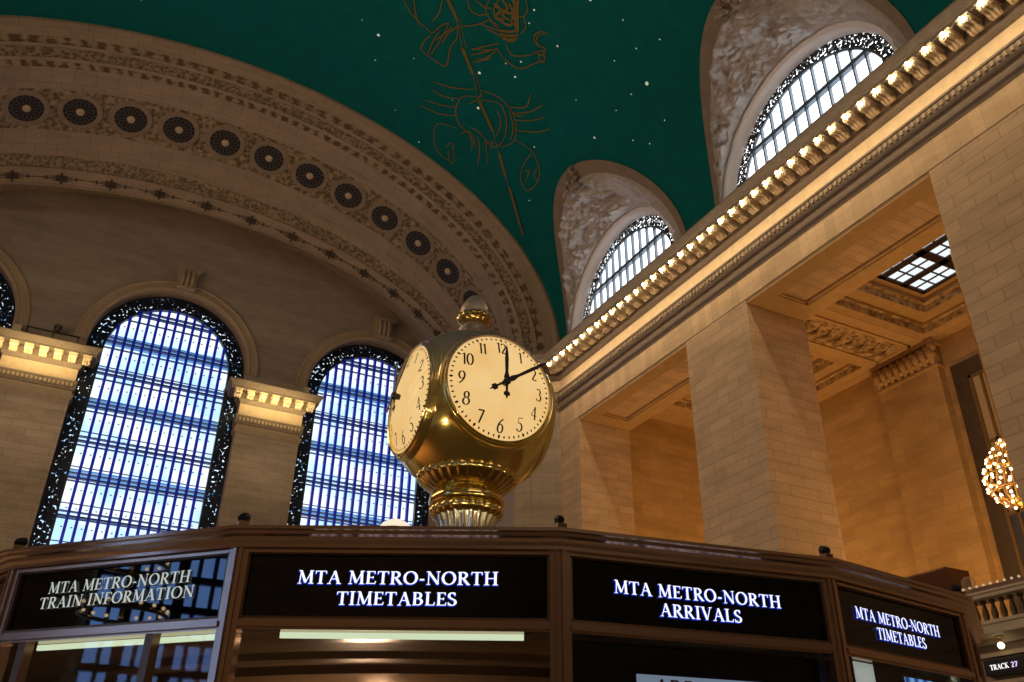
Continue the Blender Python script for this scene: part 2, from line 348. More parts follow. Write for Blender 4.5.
# ------------------------------------------------------------------ lettering: a broad-nib pen drawing strokes
def arc(cx, cy, rx, ry, a0, a1, n=14):
    return [(cx+rx*math.cos(math.radians(a0+(a1-a0)*i/n)), cy+ry*math.sin(math.radians(a0+(a1-a0)*i/n))) for i in range(n+1)]
def ser(x, y, w=.17): return [(x-w, y), (x+w, y)]
GL = {  # width, thick strokes / thin strokes / rounds (all in cap-height units)
 'M': (1.02, [('k', [(.82, 1), (.86, 0)]), ('k', [(.17, 1), (.5, .08)]), ('t', [(.17, .97), (.13, 0)]), ('t', [(.5, .05), (.83, .97)]), ('s', ser(.13, 0, .12)), ('s', ser(.86, 0, .16)), ('s', ser(.13, 1, .1)), ('s', ser(.87, 1, .12))]),
 'T': (.76, [('k', [(.38, 1), (.38, 0)]), ('s', ser(.38, 0)), ('t', [(.05, .97), (.71, .97)]), ('t', [(.06, 1), (.04, .78)]), ('t', [(.70, 1), (.72, .78)])]),
 'A': (.86, [('k', [(.42, 1), (.72, 0)]), ('t', [(.43, 1), (.12, 0)]), ('t', [(.24, .36), (.58, .36)]), ('s', ser(.12, 0, .12)), ('s', ser(.73, 0, .15))]),
 'E': (.68, [('k', [(.18, 1), (.18, 0)]), ('t', [(.05, .97), (.58, .97)]), ('t', [(.18, .51), (.48, .51)]), ('t', [(.05, .03), (.62, .03)]), ('t', [(.58, 1), (.58, .8)]), ('t', [(.61, 0), (.65, .22)]), ('t', [(.48, .6), (.48, .42)])]),
 'R': (.80, [('k', [(.18, 1), (.18, 0)]), ('s', ser(.18, 0)), ('t', [(.05, .97), (.36, .97)]), ('r', arc(.34, .74, .24, .23, 92, -92)), ('t', [(.2, .51), (.36, .51)]), ('k', [(.36, .5), (.70, 0)]), ('s', ser(.74, 0, .08))]),
 'O': (.94, [('r', arc(.46, .5, .38, .49, 0, 360, 28))]),
 'N': (.92, [('k', [(.15, .98), (.76, .02)]), ('t', [(.15, 1), (.15, 0)]), ('t', [(.76, 1), (.76, 0)]), ('s', ser(.15, 0, .12)), ('s', ser(.76, 1, .12)), ('s', ser(.1, 1, .09))]),
 'H': (.94, [('k', [(.19, 1), (.19, 0)]), ('k', [(.74, 1), (.74, 0)]), ('t', [(.19, .5), (.74, .5)]), ('s', ser(.19, 0)), ('s', ser(.74, 0)), ('s', ser(.19, 1)), ('s', ser(.74, 1))]),
 'I': (.42, [('k', [(.2, 1), (.2, 0)]), ('s', ser(.2, 0)), ('s', ser(.2, 1))]),
 'B': (.76, [('k', [(.18, 1), (.18, 0)]), ('t', [(.05, .97), (.36, .97)]), ('t', [(.05, .03), (.38, .03)]), ('r', arc(.34, .75, .22, .22, 92, -92)), ('r', arc(.36, .27, .27, .25, 92, -92)), ('t', [(.2, .52), (.38, .52)])]),
 'L': (.66, [('k', [(.18, 1), (.18, 0)]), ('s', ser(.18, 1)), ('t', [(.05, .03), (.6, .03)]), ('t', [(.59, 0), (.63, .24)])]),
 'S': (.60, [('r', arc(.29, .76, .2, .22, 35, 235, 14)+[(.34, .47)]+arc(.29, .25, .22, .23, 62, -145, 14)), ('t', [(.46, .99), (.47, .76)]), ('t', [(.07, .02), (.06, .26)])]),
 'V': (.84, [('k', [(.12, 1), (.42, 0)]), ('t', [(.42, 0), (.70, 1)]), ('s', ser(.12, 1, .15)), ('s', ser(.71, 1, .12))]),
 'F': (.64, [('k', [(.18, 1), (.18, 0)]), ('s', ser(.18, 0)), ('t', [(.05, .97), (.58, .97)]), ('t', [(.18, .5), (.46, .5)]), ('t', [(.57, 1), (.59, .78)]), ('t', [(.46, .6), (.46, .4)])]),
 'C': (.82, [('r', arc(.46, .5, .38, .49, 48, 312, 22)), ('t', [(.74, .98), (.75, .72)])]),
 'K': (.84, [('k', [(.18, 1), (.18, 0)]), ('s', ser(.18, 0)), ('s', ser(.18, 1)), ('t', [(.2, .42), (.64, .98)]), ('k', [(.33, .58), (.72, 0)]), ('s', ser(.64, 1, .12)), ('s', ser(.76, 0, .1))]),
 'D': (.88, [('k', [(.18, 1), (.18, 0)]), ('t', [(.05, .97), (.4, .97)]), ('t', [(.05, .03), (.4, .03)]), ('r', arc(.38, .5, .38, .47, 90, -90, 20))]),
 '-': (.40, [('k2', [(.05, .36), (.34, .36)])]), ' ': (.36, []),
 '0': (.62, [('r', arc(.3, .5, .23, .49, 0, 360, 26))]),
 '1': (.36, [('k', [(.2, 1), (.2, 0)]), ('t', [(.02, .84), (.2, 1)])]),
 '2': (.60, [('r', arc(.27, .74, .2, .24, 165, -40, 14)+[(.1, .06)]), ('k2', [(.06, .05), (.55, .05)])]),
 '3': (.56, [('r', arc(.24, .77, .18, .21, 150, -80, 12)), ('r', arc(.22, .28, .25, .28, 80, -150, 14))]),
 '4': (.64, [('k', [(.42, 1), (.42, 0)]), ('t', [(.42, 1), (.03, .3)]), ('t', [(.03, .3), (.6, .3)])]),
 '5': (.56, [('t', [(.14, .97), (.52, 1)]), ('t', [(.14, .97), (.1, .56)]), ('r', arc(.23, .3, .25, .3, 115, -150, 16))]),
 '6': (.60, [('r', [(.5, 1), (.3, .82), (.13, .58)]+arc(.3, .3, .22, .3, 160, 520, 24))]),
 '7': (.56, [('k2', [(.04, .93), (.52, .93)]), ('k', [(.52, .95), (.2, 0)])]),
 '8': (.58, [('r', arc(.28, .76, .18, .22, 0, 360, 20)), ('r', arc(.28, .27, .24, .27, 0, 360, 22))]),
 '9': (.60, [('r', arc(.29, .68, .22, .3, 0, 360, 24)), ('r', [(.51, .66), (.46, .4), (.3, .16), (.1, 0)])]),
}
def glyphs(mb, text, put, h, spacing=.06, stretch=1.0, bold=1.0, grow=0.0, width=None, word=None):
    """draws text centred on 0; put(x, y) gives the 3-D point"""
    tw = sum(GL[c][0]+spacing for c in text)-spacing
    sx = (width/(tw*h)) if width else stretch
    x0 = -tw/2; K = .155*bold; T = .058*bold; wn_ = 0
    for c in text:
        wd, st = GL[c]
        wn_ += c == ' '
        if word is not None and wn_ != word: st = []
        for kind, pts in st:
            P = [Vector((p[0]+x0, p[1])) for p in pts]; rows = []
            for i, p in enumerate(P):
                a = P[max(i-1, 0)]; b = P[min(i+1, len(P)-1)]
                if len(P) > 3 and (P[0]-P[-1]).length < 1e-4:
                    if i == 0: a = P[-2]
                    if i == len(P)-1: b = P[1]
                t = (b-a).normalized(); nrm = Vector((-t.y, t.x))
                if kind == 'k': w = K
                elif kind == 't': w = T
                elif kind == 's': w = T*.9
                elif kind == 'k2': w = K*.75
                else: w = T+(K*1.05-T)*abs(t.dot(Vector((-.12, .99))))**1.3
                w = w/2+grow
                e = t*(grow if grow else 0)*(1 if i == len(P)-1 else (-1 if i == 0 else 0))
                q1 = p+nrm*w+e; q2 = p-nrm*w+e
                rows.append([put(q1.x*h*sx, q1.y*h), put(q2.x*h*sx, q2.y*h)])
            mb.grid(rows)
        x0 += wd+spacing
    return mb

# ------------------------------------------------------------------ camera
yaw, pitch, roll = math.radians(26.861), math.radians(29.393), math.radians(.85986)
fw = Vector((math.sin(yaw)*math.cos(pitch), math.cos(yaw)*math.cos(pitch), math.sin(pitch)))
rt = Vector((math.cos(yaw), -math.sin(yaw), 0)); up = rt.cross(fw)
r2 = rt*math.cos(roll)+up*math.sin(roll); u2 = -rt*math.sin(roll)+up*math.cos(roll)
cd = bpy.data.cameras.new('camera'); cd.sensor_width = 36; cd.lens = 877.7/1024*36; cd.clip_end = 400
cam = bpy.data.objects.new('camera', cd); COL.objects.link(cam)
mw = Matrix((r2, u2, -fw)).transposed().to_4x4(); mw.translation = Vector((0, 0, EYE)); cam.matrix_world = mw
sc.camera = cam

# ================================================================== THE ROOM
XC, XW, YE, YB = 2.4, 21.0, 46.5, -34.0            # hall axis, long wall, end wall, rear wall
YA = 35.8                                          # front of the arch before the end wall
ZS = 22.5                                          # springing of the vault
FL = -EYE
BAYS = [29.65, 17.27, 4.9, -7.5, -19.9]; HB = 4.3  # opening centres and half width
# floor
m = MB(); m.box(-16.6, 34, YB-1, YE+1, FL-.3, FL); struct(m.build('floor', M['floor'], loc=(2.4, 5, FL)))

# right long wall: piers and the lintel above the openings
m = MB()
edges = [(33.97, YA)]
for i in range(len(BAYS)-1): edges.append((BAYS[i+1]+HB, BAYS[i]-HB))
edges[1] = (21.53, 25.32); edges[2] = (9.2, 13.0)
for a, b in edges: m.box(XW, 23.97, a, b, FL, 18.15)
m.box(XW, 23.97, YB, edges[-1][0]-2*HB, FL, 18.15)
m.box(XW, 23.97, edges[-1][0]-2*HB, 9.2, FL, -EYE+.02)
m.box(XW, 23.97, YB, YA, 18.15, 22.6)
struct(m.build('wall_right', M['stone']))
for i, yc in enumerate(BAYS[2:]):                  # the openings behind the camera are closed by plain stone
    m = MB(); m.box(22.6, 23.4, yc-HB, yc+HB, FL, 18.15); struct(m.build('wall_right_infill', M['stone']))
# joints of the lintel: a shallow recessed panel in each soffit, framed by a lip
for i, yc in enumerate(BAYS[:2]):
    m = MB(); y0, y1 = yc-HB+.05, yc+HB-.05
    if i == 0: y0, y1 = 25.35, 33.94
    else: y0, y1 = 13.03, 21.5
    z = 18.15
    for a, b, c, d in ((21.02, 21.72, y0, y1), (23.2, 23.95, y0, y1), (21.72, 23.2, y0, y0+.95), (21.72, 23.2, y1-.95, y1)):
        m.box(a, b, c, d, z-.16, z)
    for a, b, c, d in ((21.72, 21.8, y0+.95, y1-.95), (23.1, 23.2, y0+.95, y1-.95), (21.72, 23.2, y0+.95, y0+1.03), (21.72, 23.2, y1-1.03, y1-.95)):
        m.box(a, b, c, d, z-.10, z)
    o = m.build('trim_soffit_panel', M['hall_plain']); struct(o)

# entablature of the long wall, turned round the arch pier and on to the end wall
ENT = [(0, 19.15), (.05, 19.15), (.05, 19.22), (.13, 19.3), (.16, 19.42), (.16, 19.5), (.03, 19.52), (.03, 19.70)]
ENT2 = [(.03, 19.70), (.12, 19.72), (.17, 19.8), (.17, 20.1), (.22, 20.14), (.22, 20.22), (0, 20.24)]
ENT3 = [(.025, 20.24), (.025, 20.92)]
ENT4 = [(0, 20.92), (.06, 20.95), (.16, 21.05), (.2, 21.2), (.34, 21.25), (.36, 21.52)]
ENT5 = [(.36, 21.52), (.98, 21.52), (.98, 21.68), (1.02, 21.7), (1.05, 21.78), (1.18, 21.88), (1.24, 21.95), (1.24, 22.0), (.0, 22.05)]
rp = [(XW, -20.0), (XW, YA), (20.55, 36.1), (19.1, 37.2), (19.1, YE)]
def entablature(root, path, plain, shaded):
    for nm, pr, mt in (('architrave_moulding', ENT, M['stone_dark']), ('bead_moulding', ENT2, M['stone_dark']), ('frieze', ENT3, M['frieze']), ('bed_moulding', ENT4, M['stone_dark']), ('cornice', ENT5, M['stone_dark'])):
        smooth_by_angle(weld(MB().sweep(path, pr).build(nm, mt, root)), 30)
def bead_row(root, path, off, z, step, r=.05):
    m = MB(); 
    for (a, b) in zip(path[:-1], path[1:]):
        a = Vector(a); b = Vector(b); d = (b-a); L = d.length; d.normalize(); nn = Vector((-d.y, d.x)); k = int(L/step)
        for i in range(k):
            p = a+d*(i+.5)*L/k+nn*off; m.box(p.x-r, p.x+r, p.y-r, p.y+r, z-.09, z+.09)
    m.build('dentil_row', M['stone_shaded'], root)
ent = structure('trim_1', (XW, 8, 19.1)); entablature(ent, rp, M['stone_plain'], M['stone_shaded'])
m = MB(); m.box(XW-.02, XW+.01, 8.0, YA-.02, 18.16, 19.16); m.build('lintel_facing', M['lintel'], ent)
bead_row(ent, [(XW, 4), (XW, YA)], .2, 19.95, .22)
SP = .6578
def modillion_mesh(frame):
    m = MB()                                       # scroll bracket, length along -y of the frame (outwards), carried under the cornice
    prof = [(.0, .0), (.0, -.30), (-.10, -.36), (-.22, -.30), (-.34, -.20), (-.5, -.22), (-.60, -.20), (-.66, -.12), (-.66, 0)]
    for (w0, w1, k) in ((-.17, .17, 1.0),):
        A = [frame @ Vector((w0, p[0], p[1])) for p in prof]; B = [frame @ Vector((w1, p[0], p[1])) for p in prof]
        m.face(A); m.face(B[::-1])
        for i in range(len(prof)): j = (i+1) % len(prof); m.face([A[j], A[i], B[i], B[j]])
    # a leaf on the belly, rolled scrolls at the front and a little abacus
    for sx in (-.13, 0, .13):
        m.tube([frame @ Vector((sx, p[0], p[1]-.015)) for p in prof[2:8]], [.02, .05, .055, .05, .05, .03], 6)
    m.tube([frame @ Vector((-.19, -.58, -.12)), frame @ Vector((.19, -.58, -.12))], .085, 8)
    m.tube([frame @ Vector((-.19, -.12, -.24)), frame @ Vector((.19, -.12, -.24))], .09, 8)
    P = [frame @ Vector(p) for p in ((-.21, 0, 0), (.21, 0, 0), (.21, -.7, 0), (-.21, -.7, 0), (-.21, 0, .05), (.21, 0, .05), (.21, -.7, .05), (-.21, -.7, .05))]
    for q in ((3, 2, 1, 0), (4, 5, 6, 7), (0, 1, 5, 4), (1, 2, 6, 5), (2, 3, 7, 6), (3, 0, 4, 7)): m.face([P[i] for i in q])
    return m
fr = Matrix.Rotation(-PI/2, 4, 'Z')                # outward (-y of the frame) becomes -x
ym = [9.40-SP*4+SP*i for i in range(0, 45) if 9.40-SP*4+SP*i < YA-.2]
first = None
for y in ym:
    if first is None:
        f = Matrix.Translation((XW-.34, y, 21.48)) @ fr; first = modillion_mesh(f).build('modillion', M['modillion'], ent); o = first
    else:
        o = first.copy(); COL.objects.link(o); o.location = Vector(first.location)+Vector((0, y-ym[0], 0))
# on the front and the reveal of the arch pier
for (p, ang) in (((19.85, 36.35), math.atan2(-1.45, -1.1)+PI/2+PI), ((20.75, 35.8), -PI/4)):
    f = Matrix.Translation((p[0], p[1], 21.48)) @ Matrix.Rotation(-PI/4 if p[0] > 20.5 else -math.radians(37), 4, 'Z') @ Matrix.Translation((0, -.34, 0))
    modillion_mesh(f).build('modillion', M['modillion'], ent)
# bare bulbs hanging from the modillions
def bulb(p, label, group, r=.062):
    t = thing('light_bulb', label, 'light bulb', p, group)
    MB().sphere((p[0], p[1], p[2]), r, 10, 8).build('glass_bulb', M['bulb'], t, smooth=True)
    MB().lathe([(.0, .15), (.045, .15), (.045, .05), (.0, .05)], 10, p).build('socket', M['gilt'], t)
    return t
bl = 'bare lit bulb under a scroll bracket of the cornice on the right-hand wall'
b0 = None
for y in ym:
    if b0 is None: b0 = bulb((XW-1.10, y, 21.36), bl, 'bulbs along the right-hand cornice')
    else: dup(b0, (0, y-ym[0], 0))

# ------------------------------------------------------------------ vault with holes for the lunettes
AV, BV = 18.6, 12.4
def vault_pt(y, x=None, z=None, inset=0.0, side=1):
    a, b = AV-inset, BV-inset
    if z is not None: return Vector((XC+side*a*math.sqrt(max(0, 1-((z-ZS)/b)**2)), y, z))
    return Vector((x, y, ZS+b*math.sqrt(max(0, 1-((x-XC)/a)**2))))
LUN = [29.65, 17.27, 4.9, -7.5, -19.9]; LW, LH = 5.15, 6.75
m = MB(); NY, NT_ = 420, 150
ys = [YB+(YA+.1-YB)*i/NY for i in range(NY+1)]; ths = [PI*j/NT_ for j in range(NT_+1)]
rows = [[(XC+AV*math.cos(t), y, ZS+BV*math.sin(t)) for t in ths] for y in ys]
m.v = [p for r in rows for p in r]
for i in range(NY):
    for j in range(NT_):
        yc = (ys[i]+ys[i+1])/2; zc = (rows[i][j][2]+rows[i][j+1][2])/2
        hole = any(((yc-c)/(LW-.3))**2+((zc-ZS)/(LH-.3))**2 < 1 for c in LUN) and j < NT_//2
        if not hole:
            w = NT_+1; m.f.append([i*w+j, i*w+j+1, (i+1)*w+j+1, (i+1)*w+j]); m.mi.append(0); m.uv.append(None)
ceil = struct(m.build('ceiling', M['teal'], smooth=True))

# lunettes: flat border on the vault, carved cone, arched window
def lunette(yc, n, detail):
    root = structure('window_%d' % n, (21.3, yc, ZS)); NA = 170 if detail else 24; NR = 90 if detail else 6
    RG, XG = 4.66, 21.3
    def outer(t, k): # on the vault, k metres inside the outline
        dy = (LW-k)*math.cos(t); z = ZS+(LH-k)*math.sin(t); return vault_pt(yc+dy, z=z, inset=.06)
    ang = [PI*i/NA for i in range(NA+1)]
    rows = [[outer(t, -.06), outer(t, .03), outer(t, .24+.26*math.sin(t))] for t in ang]
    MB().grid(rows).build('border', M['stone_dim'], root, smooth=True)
    rows = []
    for i, t in enumerate(ang):
        a = outer(t, .24+.26*math.sin(t)); b = Vector((XG-.42, yc+RG*math.cos(t), ZS+RG*math.sin(t))); row = []
        nrm = Vector((-.55, -.35*math.cos(t), -.35*math.sin(t))).normalized()
        for j in range(NR+1):
            s = j/NR; p = a.lerp(b, s); d = 0
            if detail:
                env = min(1, s*7, (1-s)*7)
                q = Vector((p.y*.75, p.z*.75, p.x*.75)); 
                d = .30*noise.fractal(q*1.1, 1.0, 2.1, 2)+.42*abs(noise.noise(q*2.2))+.26*abs(noise.noise(q*4.6))+.10*noise.noise(q*11)
                d = (.3 if math.cos(t) < -.35 else 1.35)*max(-.12, min(.45, d))*env+(.10 if .05 < s < .95 else 0)
            row.append(p+nrm*d)
        rows.append(row)
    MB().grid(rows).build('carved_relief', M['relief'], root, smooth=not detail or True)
    ring = lambda r0, r1, x0, x1: [[(x0, yc+r0*math.cos(t), ZS+r0*math.sin(t)), (x0, yc+r1*math.cos(t), ZS+r1*math.sin(t)), (x1, yc+r1*math.cos(t), ZS+r1*math.sin(t))] for t in ang]
    MB().grid(ring(RG+.06, RG-.22, XG-.50, XG+.15)).build('moulded_rim', M['rim_stone'], root, smooth=True)
    m = MB(); R0, R1 = RG-.2, RG-.80
    m.grid([[(XG+.05, yc+R0*math.cos(t), ZS+R0*math.sin(t)), (XG+.05, yc+R1*math.cos(t), ZS+R1*math.sin(t))] for t in ang]); m.build('pierced_border', M['pierced_lun'], root)
    m = MB(); m.grid([[(XG+.02, yc+(R1+.05)*math.cos(t), ZS+(R1+.05)*math.sin(t)), (XG+.02, yc+(R1-.05)*math.cos(t), ZS+(R1-.05)*math.sin(t)), (XG+.1, yc+(R1-.05)*math.cos(t), ZS+(R1-.05)*math.sin(t))] for t in ang])
    k = 13
    for i in range(-k//2+1, k//2+1):
        y = i*.60
        if abs(y) < R1: m.box(XG-.02, XG+.14, yc+y-.035, yc+y+.035, ZS, ZS+math.sqrt(R1**2-y*y))
    zr = ZS+2.25; hw = math.sqrt(R1**2-2.25**2)
    m.box(XG-.05, XG+.15, yc-hw, yc+hw, zr-.10, zr+.0); m.box(XG-.02, XG+.15, yc-hw, yc+hw, zr+.08, zr+.13)
    m.box(XG-.05, XG+.15, yc-R1, yc+R1, ZS, ZS+.25)
    m.build('mullions', M['grey_blue_iron'], root)
    m = MB(); m.face([(XG+.25, yc+RG*math.cos(t), ZS+RG*math.sin(t)) for t in ang]); m.build('pane', M['day_white'], root)
    if detail:                                     # leafy cartouche on the crown of the arch
        c = outer(PI/2, .45); rnd = random.Random(3+n)
        m = MB()
        for q in range(26):
            a = rnd.uniform(0, 2*PI); r = rnd.uniform(.1, .75); L = rnd.uniform(.2, .42)
            p = Vector((c.x-.25+rnd.uniform(-.25, .25), yc+r*math.cos(a), c.z-.25+.7*r*math.sin(a)))
            m.tube([p, p+Vector((-.12, L*.5*math.cos(a), L*.5*math.sin(a))), p+Vector((-.05, L*math.cos(a), L*math.sin(a)))], [.05, .1, .02], 6)
        m.build('leaf_cartouche', M['stone_shaded'], root, smooth=True)
    return root
for i, yc in enumerate(LUN): lunette(yc, 4+i, i < 2)

# ------------------------------------------------------------------ the great arch before the end wall
NTH = 180; TH = [PI*i/NTH for i in range(NTH+1)]
def band(root, name, prof, mat, smooth=True, u0=0):
    """prof: (y, a, b) stations; swept along the half ellipse, UV in metres"""
    rows = [[(XC+a*math.cos(t), y, ZS+b*math.sin(t)) for (y, a, b) in prof] for t in TH]
    vl = [0]
    for p, q in zip(prof[:-1], prof[1:]): vl.append(vl[-1]+math.dist(p, q))
    ul = [0]
    a0, b0 = prof[0][1], prof[0][2]
    for t0, t1 in zip(TH[:-1], TH[1:]):
        tm = (t0+t1)/2; ul.append(ul[-1]+math.hypot(a0*math.sin(tm), b0*math.cos(tm))*(t1-t0))
    mb = MB().grid(rows, uvf=lambda i, j: (ul[i], vl[j]))
    return smooth_by_angle(mb.build(name, mat, root), 40)
arch = structure('trim_2', (XC, YA, ZS))
P0 = (35.8, 18.75, 12.55); 
def lp(p, q, s): return tuple(a+(b-a)*s for a, b in zip(p, q))
A0, A1 = (35.8, 18.6, 12.4), (37.2, 16.6, 10.9)
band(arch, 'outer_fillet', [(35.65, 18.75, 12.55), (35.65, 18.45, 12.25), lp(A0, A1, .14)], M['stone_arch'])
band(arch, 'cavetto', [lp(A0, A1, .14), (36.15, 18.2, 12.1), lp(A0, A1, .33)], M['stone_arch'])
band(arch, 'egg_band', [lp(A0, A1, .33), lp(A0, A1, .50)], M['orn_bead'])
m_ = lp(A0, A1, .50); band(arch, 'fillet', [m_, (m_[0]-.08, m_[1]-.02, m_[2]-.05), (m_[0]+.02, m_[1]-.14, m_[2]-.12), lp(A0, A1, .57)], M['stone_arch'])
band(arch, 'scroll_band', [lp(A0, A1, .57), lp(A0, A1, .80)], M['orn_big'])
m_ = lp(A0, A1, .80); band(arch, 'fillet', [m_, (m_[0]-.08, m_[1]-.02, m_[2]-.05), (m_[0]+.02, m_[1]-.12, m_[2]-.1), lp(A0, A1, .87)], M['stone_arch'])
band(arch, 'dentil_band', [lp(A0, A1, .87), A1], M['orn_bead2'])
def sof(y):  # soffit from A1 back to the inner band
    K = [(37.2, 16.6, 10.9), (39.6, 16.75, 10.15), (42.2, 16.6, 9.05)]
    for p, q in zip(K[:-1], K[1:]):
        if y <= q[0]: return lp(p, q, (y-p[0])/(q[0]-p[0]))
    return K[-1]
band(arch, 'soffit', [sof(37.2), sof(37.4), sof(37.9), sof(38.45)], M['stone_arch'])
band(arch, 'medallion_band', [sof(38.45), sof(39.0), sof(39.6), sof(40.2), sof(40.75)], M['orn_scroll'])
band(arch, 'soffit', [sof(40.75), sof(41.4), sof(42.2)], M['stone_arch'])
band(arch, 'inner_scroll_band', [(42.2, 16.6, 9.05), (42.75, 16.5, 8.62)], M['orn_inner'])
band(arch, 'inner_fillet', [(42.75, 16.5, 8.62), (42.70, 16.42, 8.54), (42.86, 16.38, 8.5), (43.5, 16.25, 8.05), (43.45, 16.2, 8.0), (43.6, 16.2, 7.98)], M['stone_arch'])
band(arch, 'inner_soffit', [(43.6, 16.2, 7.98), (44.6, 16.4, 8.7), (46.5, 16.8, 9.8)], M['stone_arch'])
m = MB()                                           # painted cross motifs on the inner soffit
for k in range(-8, 9):
    t = PI/2+k*.155
    c = Vector((XC+16.31*math.cos(t), 43.18, ZS+8.27*math.sin(t))); tu = Vector((-16.31*math.sin(t), 0, 8.27*math.cos(t))).normalized(); tv = Vector((-.13*math.cos(t), .64, -.45*math.sin(t))).normalized()
    nn = tu.cross(tv).normalized(); nn = nn if nn.y < 0 else -nn; c += nn*.05
    for (u0, u1, v0, v1) in ((-1.1, 1.1, -.025, .025), (-.28, .28, -.18, .18), (-.06, .06, -.32, .32), (-.75, -.65, -.11, .11), (.65, .75, -.11, .11), (-.5, .5, -.12, -.08), (-.5, .5, .08, .12)):
        m.face([c+tu*u0+tv*v0, c+tu*u1+tv*v0, c+tu*u1+tv*v1, c+tu*u0+tv*v1])
m.build('painted_crosses', M['stencil'], arch)
# arch piers below the springing
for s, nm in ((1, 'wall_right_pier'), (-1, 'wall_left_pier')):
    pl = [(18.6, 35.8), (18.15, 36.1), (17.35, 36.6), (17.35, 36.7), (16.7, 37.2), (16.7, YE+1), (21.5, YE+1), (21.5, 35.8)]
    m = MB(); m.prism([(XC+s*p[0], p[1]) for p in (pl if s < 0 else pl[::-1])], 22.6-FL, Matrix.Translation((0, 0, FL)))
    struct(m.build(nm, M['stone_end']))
# the pierced round medallions of the soffit
def medallion(t, label, y=39.6):
    e = .01; pos = lambda yy, tt: Vector((XC+sof(yy)[1]*math.cos(tt), yy, ZS+sof(yy)[2]*math.sin(tt)))
    c = pos(y, t); tu = (pos(y, t+e)-pos(y, t-e)).normalized(); tv = (pos(y+.3, t)-pos(y-.3, t)).normalized(); nn = tu.cross(tv).normalized()
    if nn.dot(Vector((XC, y, ZS))-c) < 0: nn = -nn
    tv = nn.cross(tu); R = .80
    th = thing('round_medallion', label, 'ceiling ornament', c)
    P = lambda r, a, h: c+tu*r*math.cos(a)+tv*r*math.sin(a)+nn*h
    n = 40
    pr = [(1.32*R, .02), (1.30*R, .10), (1.2*R, .12), (1.16*R, .06), (1.1*R, .12), (1.0*R, .12), (.98*R, .05)]
    MB().grid([[P(r, 2*PI*i/n, h) for r, h in pr] for i in range(n)], closed_u=True).build('rim', M['stone_dim'], th, smooth=True)
    MB().face([P(1.0*R, 2*PI*i/n, .06) for i in range(n)]).build('backing', M['dark_grille'], th)
    m = MB()
    for k in range(16):
        a = 2*PI*k/16
        for a0 in (a,): m.face([P(.26*R, a0-.10, .085), P(.72*R, a0-.055, .085), P(.78*R, a0, .085), P(.72*R, a0+.055, .085), P(.26*R, a0+.10, .085)])
        b = a+PI/16; m.grid([[P(.90*R+.07*math.cos(q), b+.07/R*math.sin(q), .085), P(.90*R+.03*math.cos(q), b+.03/R*math.sin(q), .085)] for q in [2*PI*i/10 for i in range(10)]], closed_u=True)
    m.grid([[P(r, 2*PI*i/n, .085) for r in (.76*R, .81*R)] for i in range(n)], closed_u=True)
    m.build('spokes', M['grey_iron'], th)
    MB().grid([[P(r*R, 2*PI*i/16, h) for r, h in ((.25, .08), (.2, .17), (.12, .14), (.06, .22), (0.001, .22))] for i in range(16)], closed_u=True).build('boss', M['stone_plain'], th, smooth=True)
    return th
# even spacing along the ellipse, one at the crown
def arc_len(t0, t1, n=60): 
    return sum(math.hypot(16.75*math.sin(t0+(t1-t0)*(i+.5)/n), 10.15*math.cos(t0+(t1-t0)*(i+.5)/n))*abs(t1-t0)/n for i in range(n))
STEP = 2.37; ts = [PI/2]
for sgn in (-1, 1):
    t = PI/2
    for k in range(8):
        t2 = t
        while arc_len(t, t2, 12) < STEP: t2 += sgn*.004
        t = t2; ts.append(t)
ORD = ['first', 'second', 'third', 'fourth', 'fifth', 'sixth', 'seventh', 'eighth']
for i, t in enumerate(ts):
    if i == 0: lab = 'round dark medallion at the crown of the arch soffit, fifth from the left'
    elif i <= 7: lab = 'round dark medallion in the arch soffit, %s right of the crown' % ORD[i-1]
    elif 9 <= i <= 12: lab = 'round dark medallion in the arch soffit, %s left of the crown' % ORD[i-9]
    else: continue
    medallion(t, lab)['group'] = 'round medallions in the arch soffit'

# ------------------------------------------------------------------ end wall with three arched windows
WC = [2.45, 14.33, -9.43]; WR = 4.18; ZSP = 22.6; ZB = 3.0
def wall_end():
    m = MB(); xs = set()
    lo, hi = XC-17.1, XC+17.1
    for c in WC: xs.update(c+WR*math.cos(PI*i/40) for i in range(41))
    x = lo
    while x < hi: xs.add(x); x += .5
    xs.add(hi); xs = sorted(v for v in xs if lo <= v <= hi)
    def bot(x):
        for c in WC:
            if abs(x-c) < WR-1e-6: return ZSP+math.sqrt(WR**2-(x-c)**2)
        return ZSP
    top = 33.2
    for a, b in zip(xs[:-1], xs[1:]):
        if b-a < 1e-5: continue
        m.face([(a, YE, bot(a)), (b, YE, bot(b)), (b, YE, top), (a, YE, top)])
    m.k = 1
    for c in WC:                                   # reveals of the arches
        pts = [(c+WR*math.cos(PI*i/40), ZSP+WR*math.sin(PI*i/40)) for i in range(41)]
        for p, q in zip(pts[:-1], pts[1:]): m.face([(p[0], YE, p[1]), (q[0], YE, q[1]), (q[0], YE+1.3, q[1]), (p[0], YE+1.3, p[1])])
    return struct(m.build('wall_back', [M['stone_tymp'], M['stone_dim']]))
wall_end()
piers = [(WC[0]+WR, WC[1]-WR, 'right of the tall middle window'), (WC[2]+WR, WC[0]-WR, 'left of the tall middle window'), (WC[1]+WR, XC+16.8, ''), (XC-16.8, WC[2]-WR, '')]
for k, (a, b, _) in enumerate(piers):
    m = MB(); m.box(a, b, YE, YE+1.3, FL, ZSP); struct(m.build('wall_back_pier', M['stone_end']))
for c in WC:                                       # sills under the windows, hidden behind the booth
    m = MB(); m.box(c-WR, c+WR, YE, YE+1.2, FL, ZB); struct(m.build('wall_back_sill', M['stone_end']))
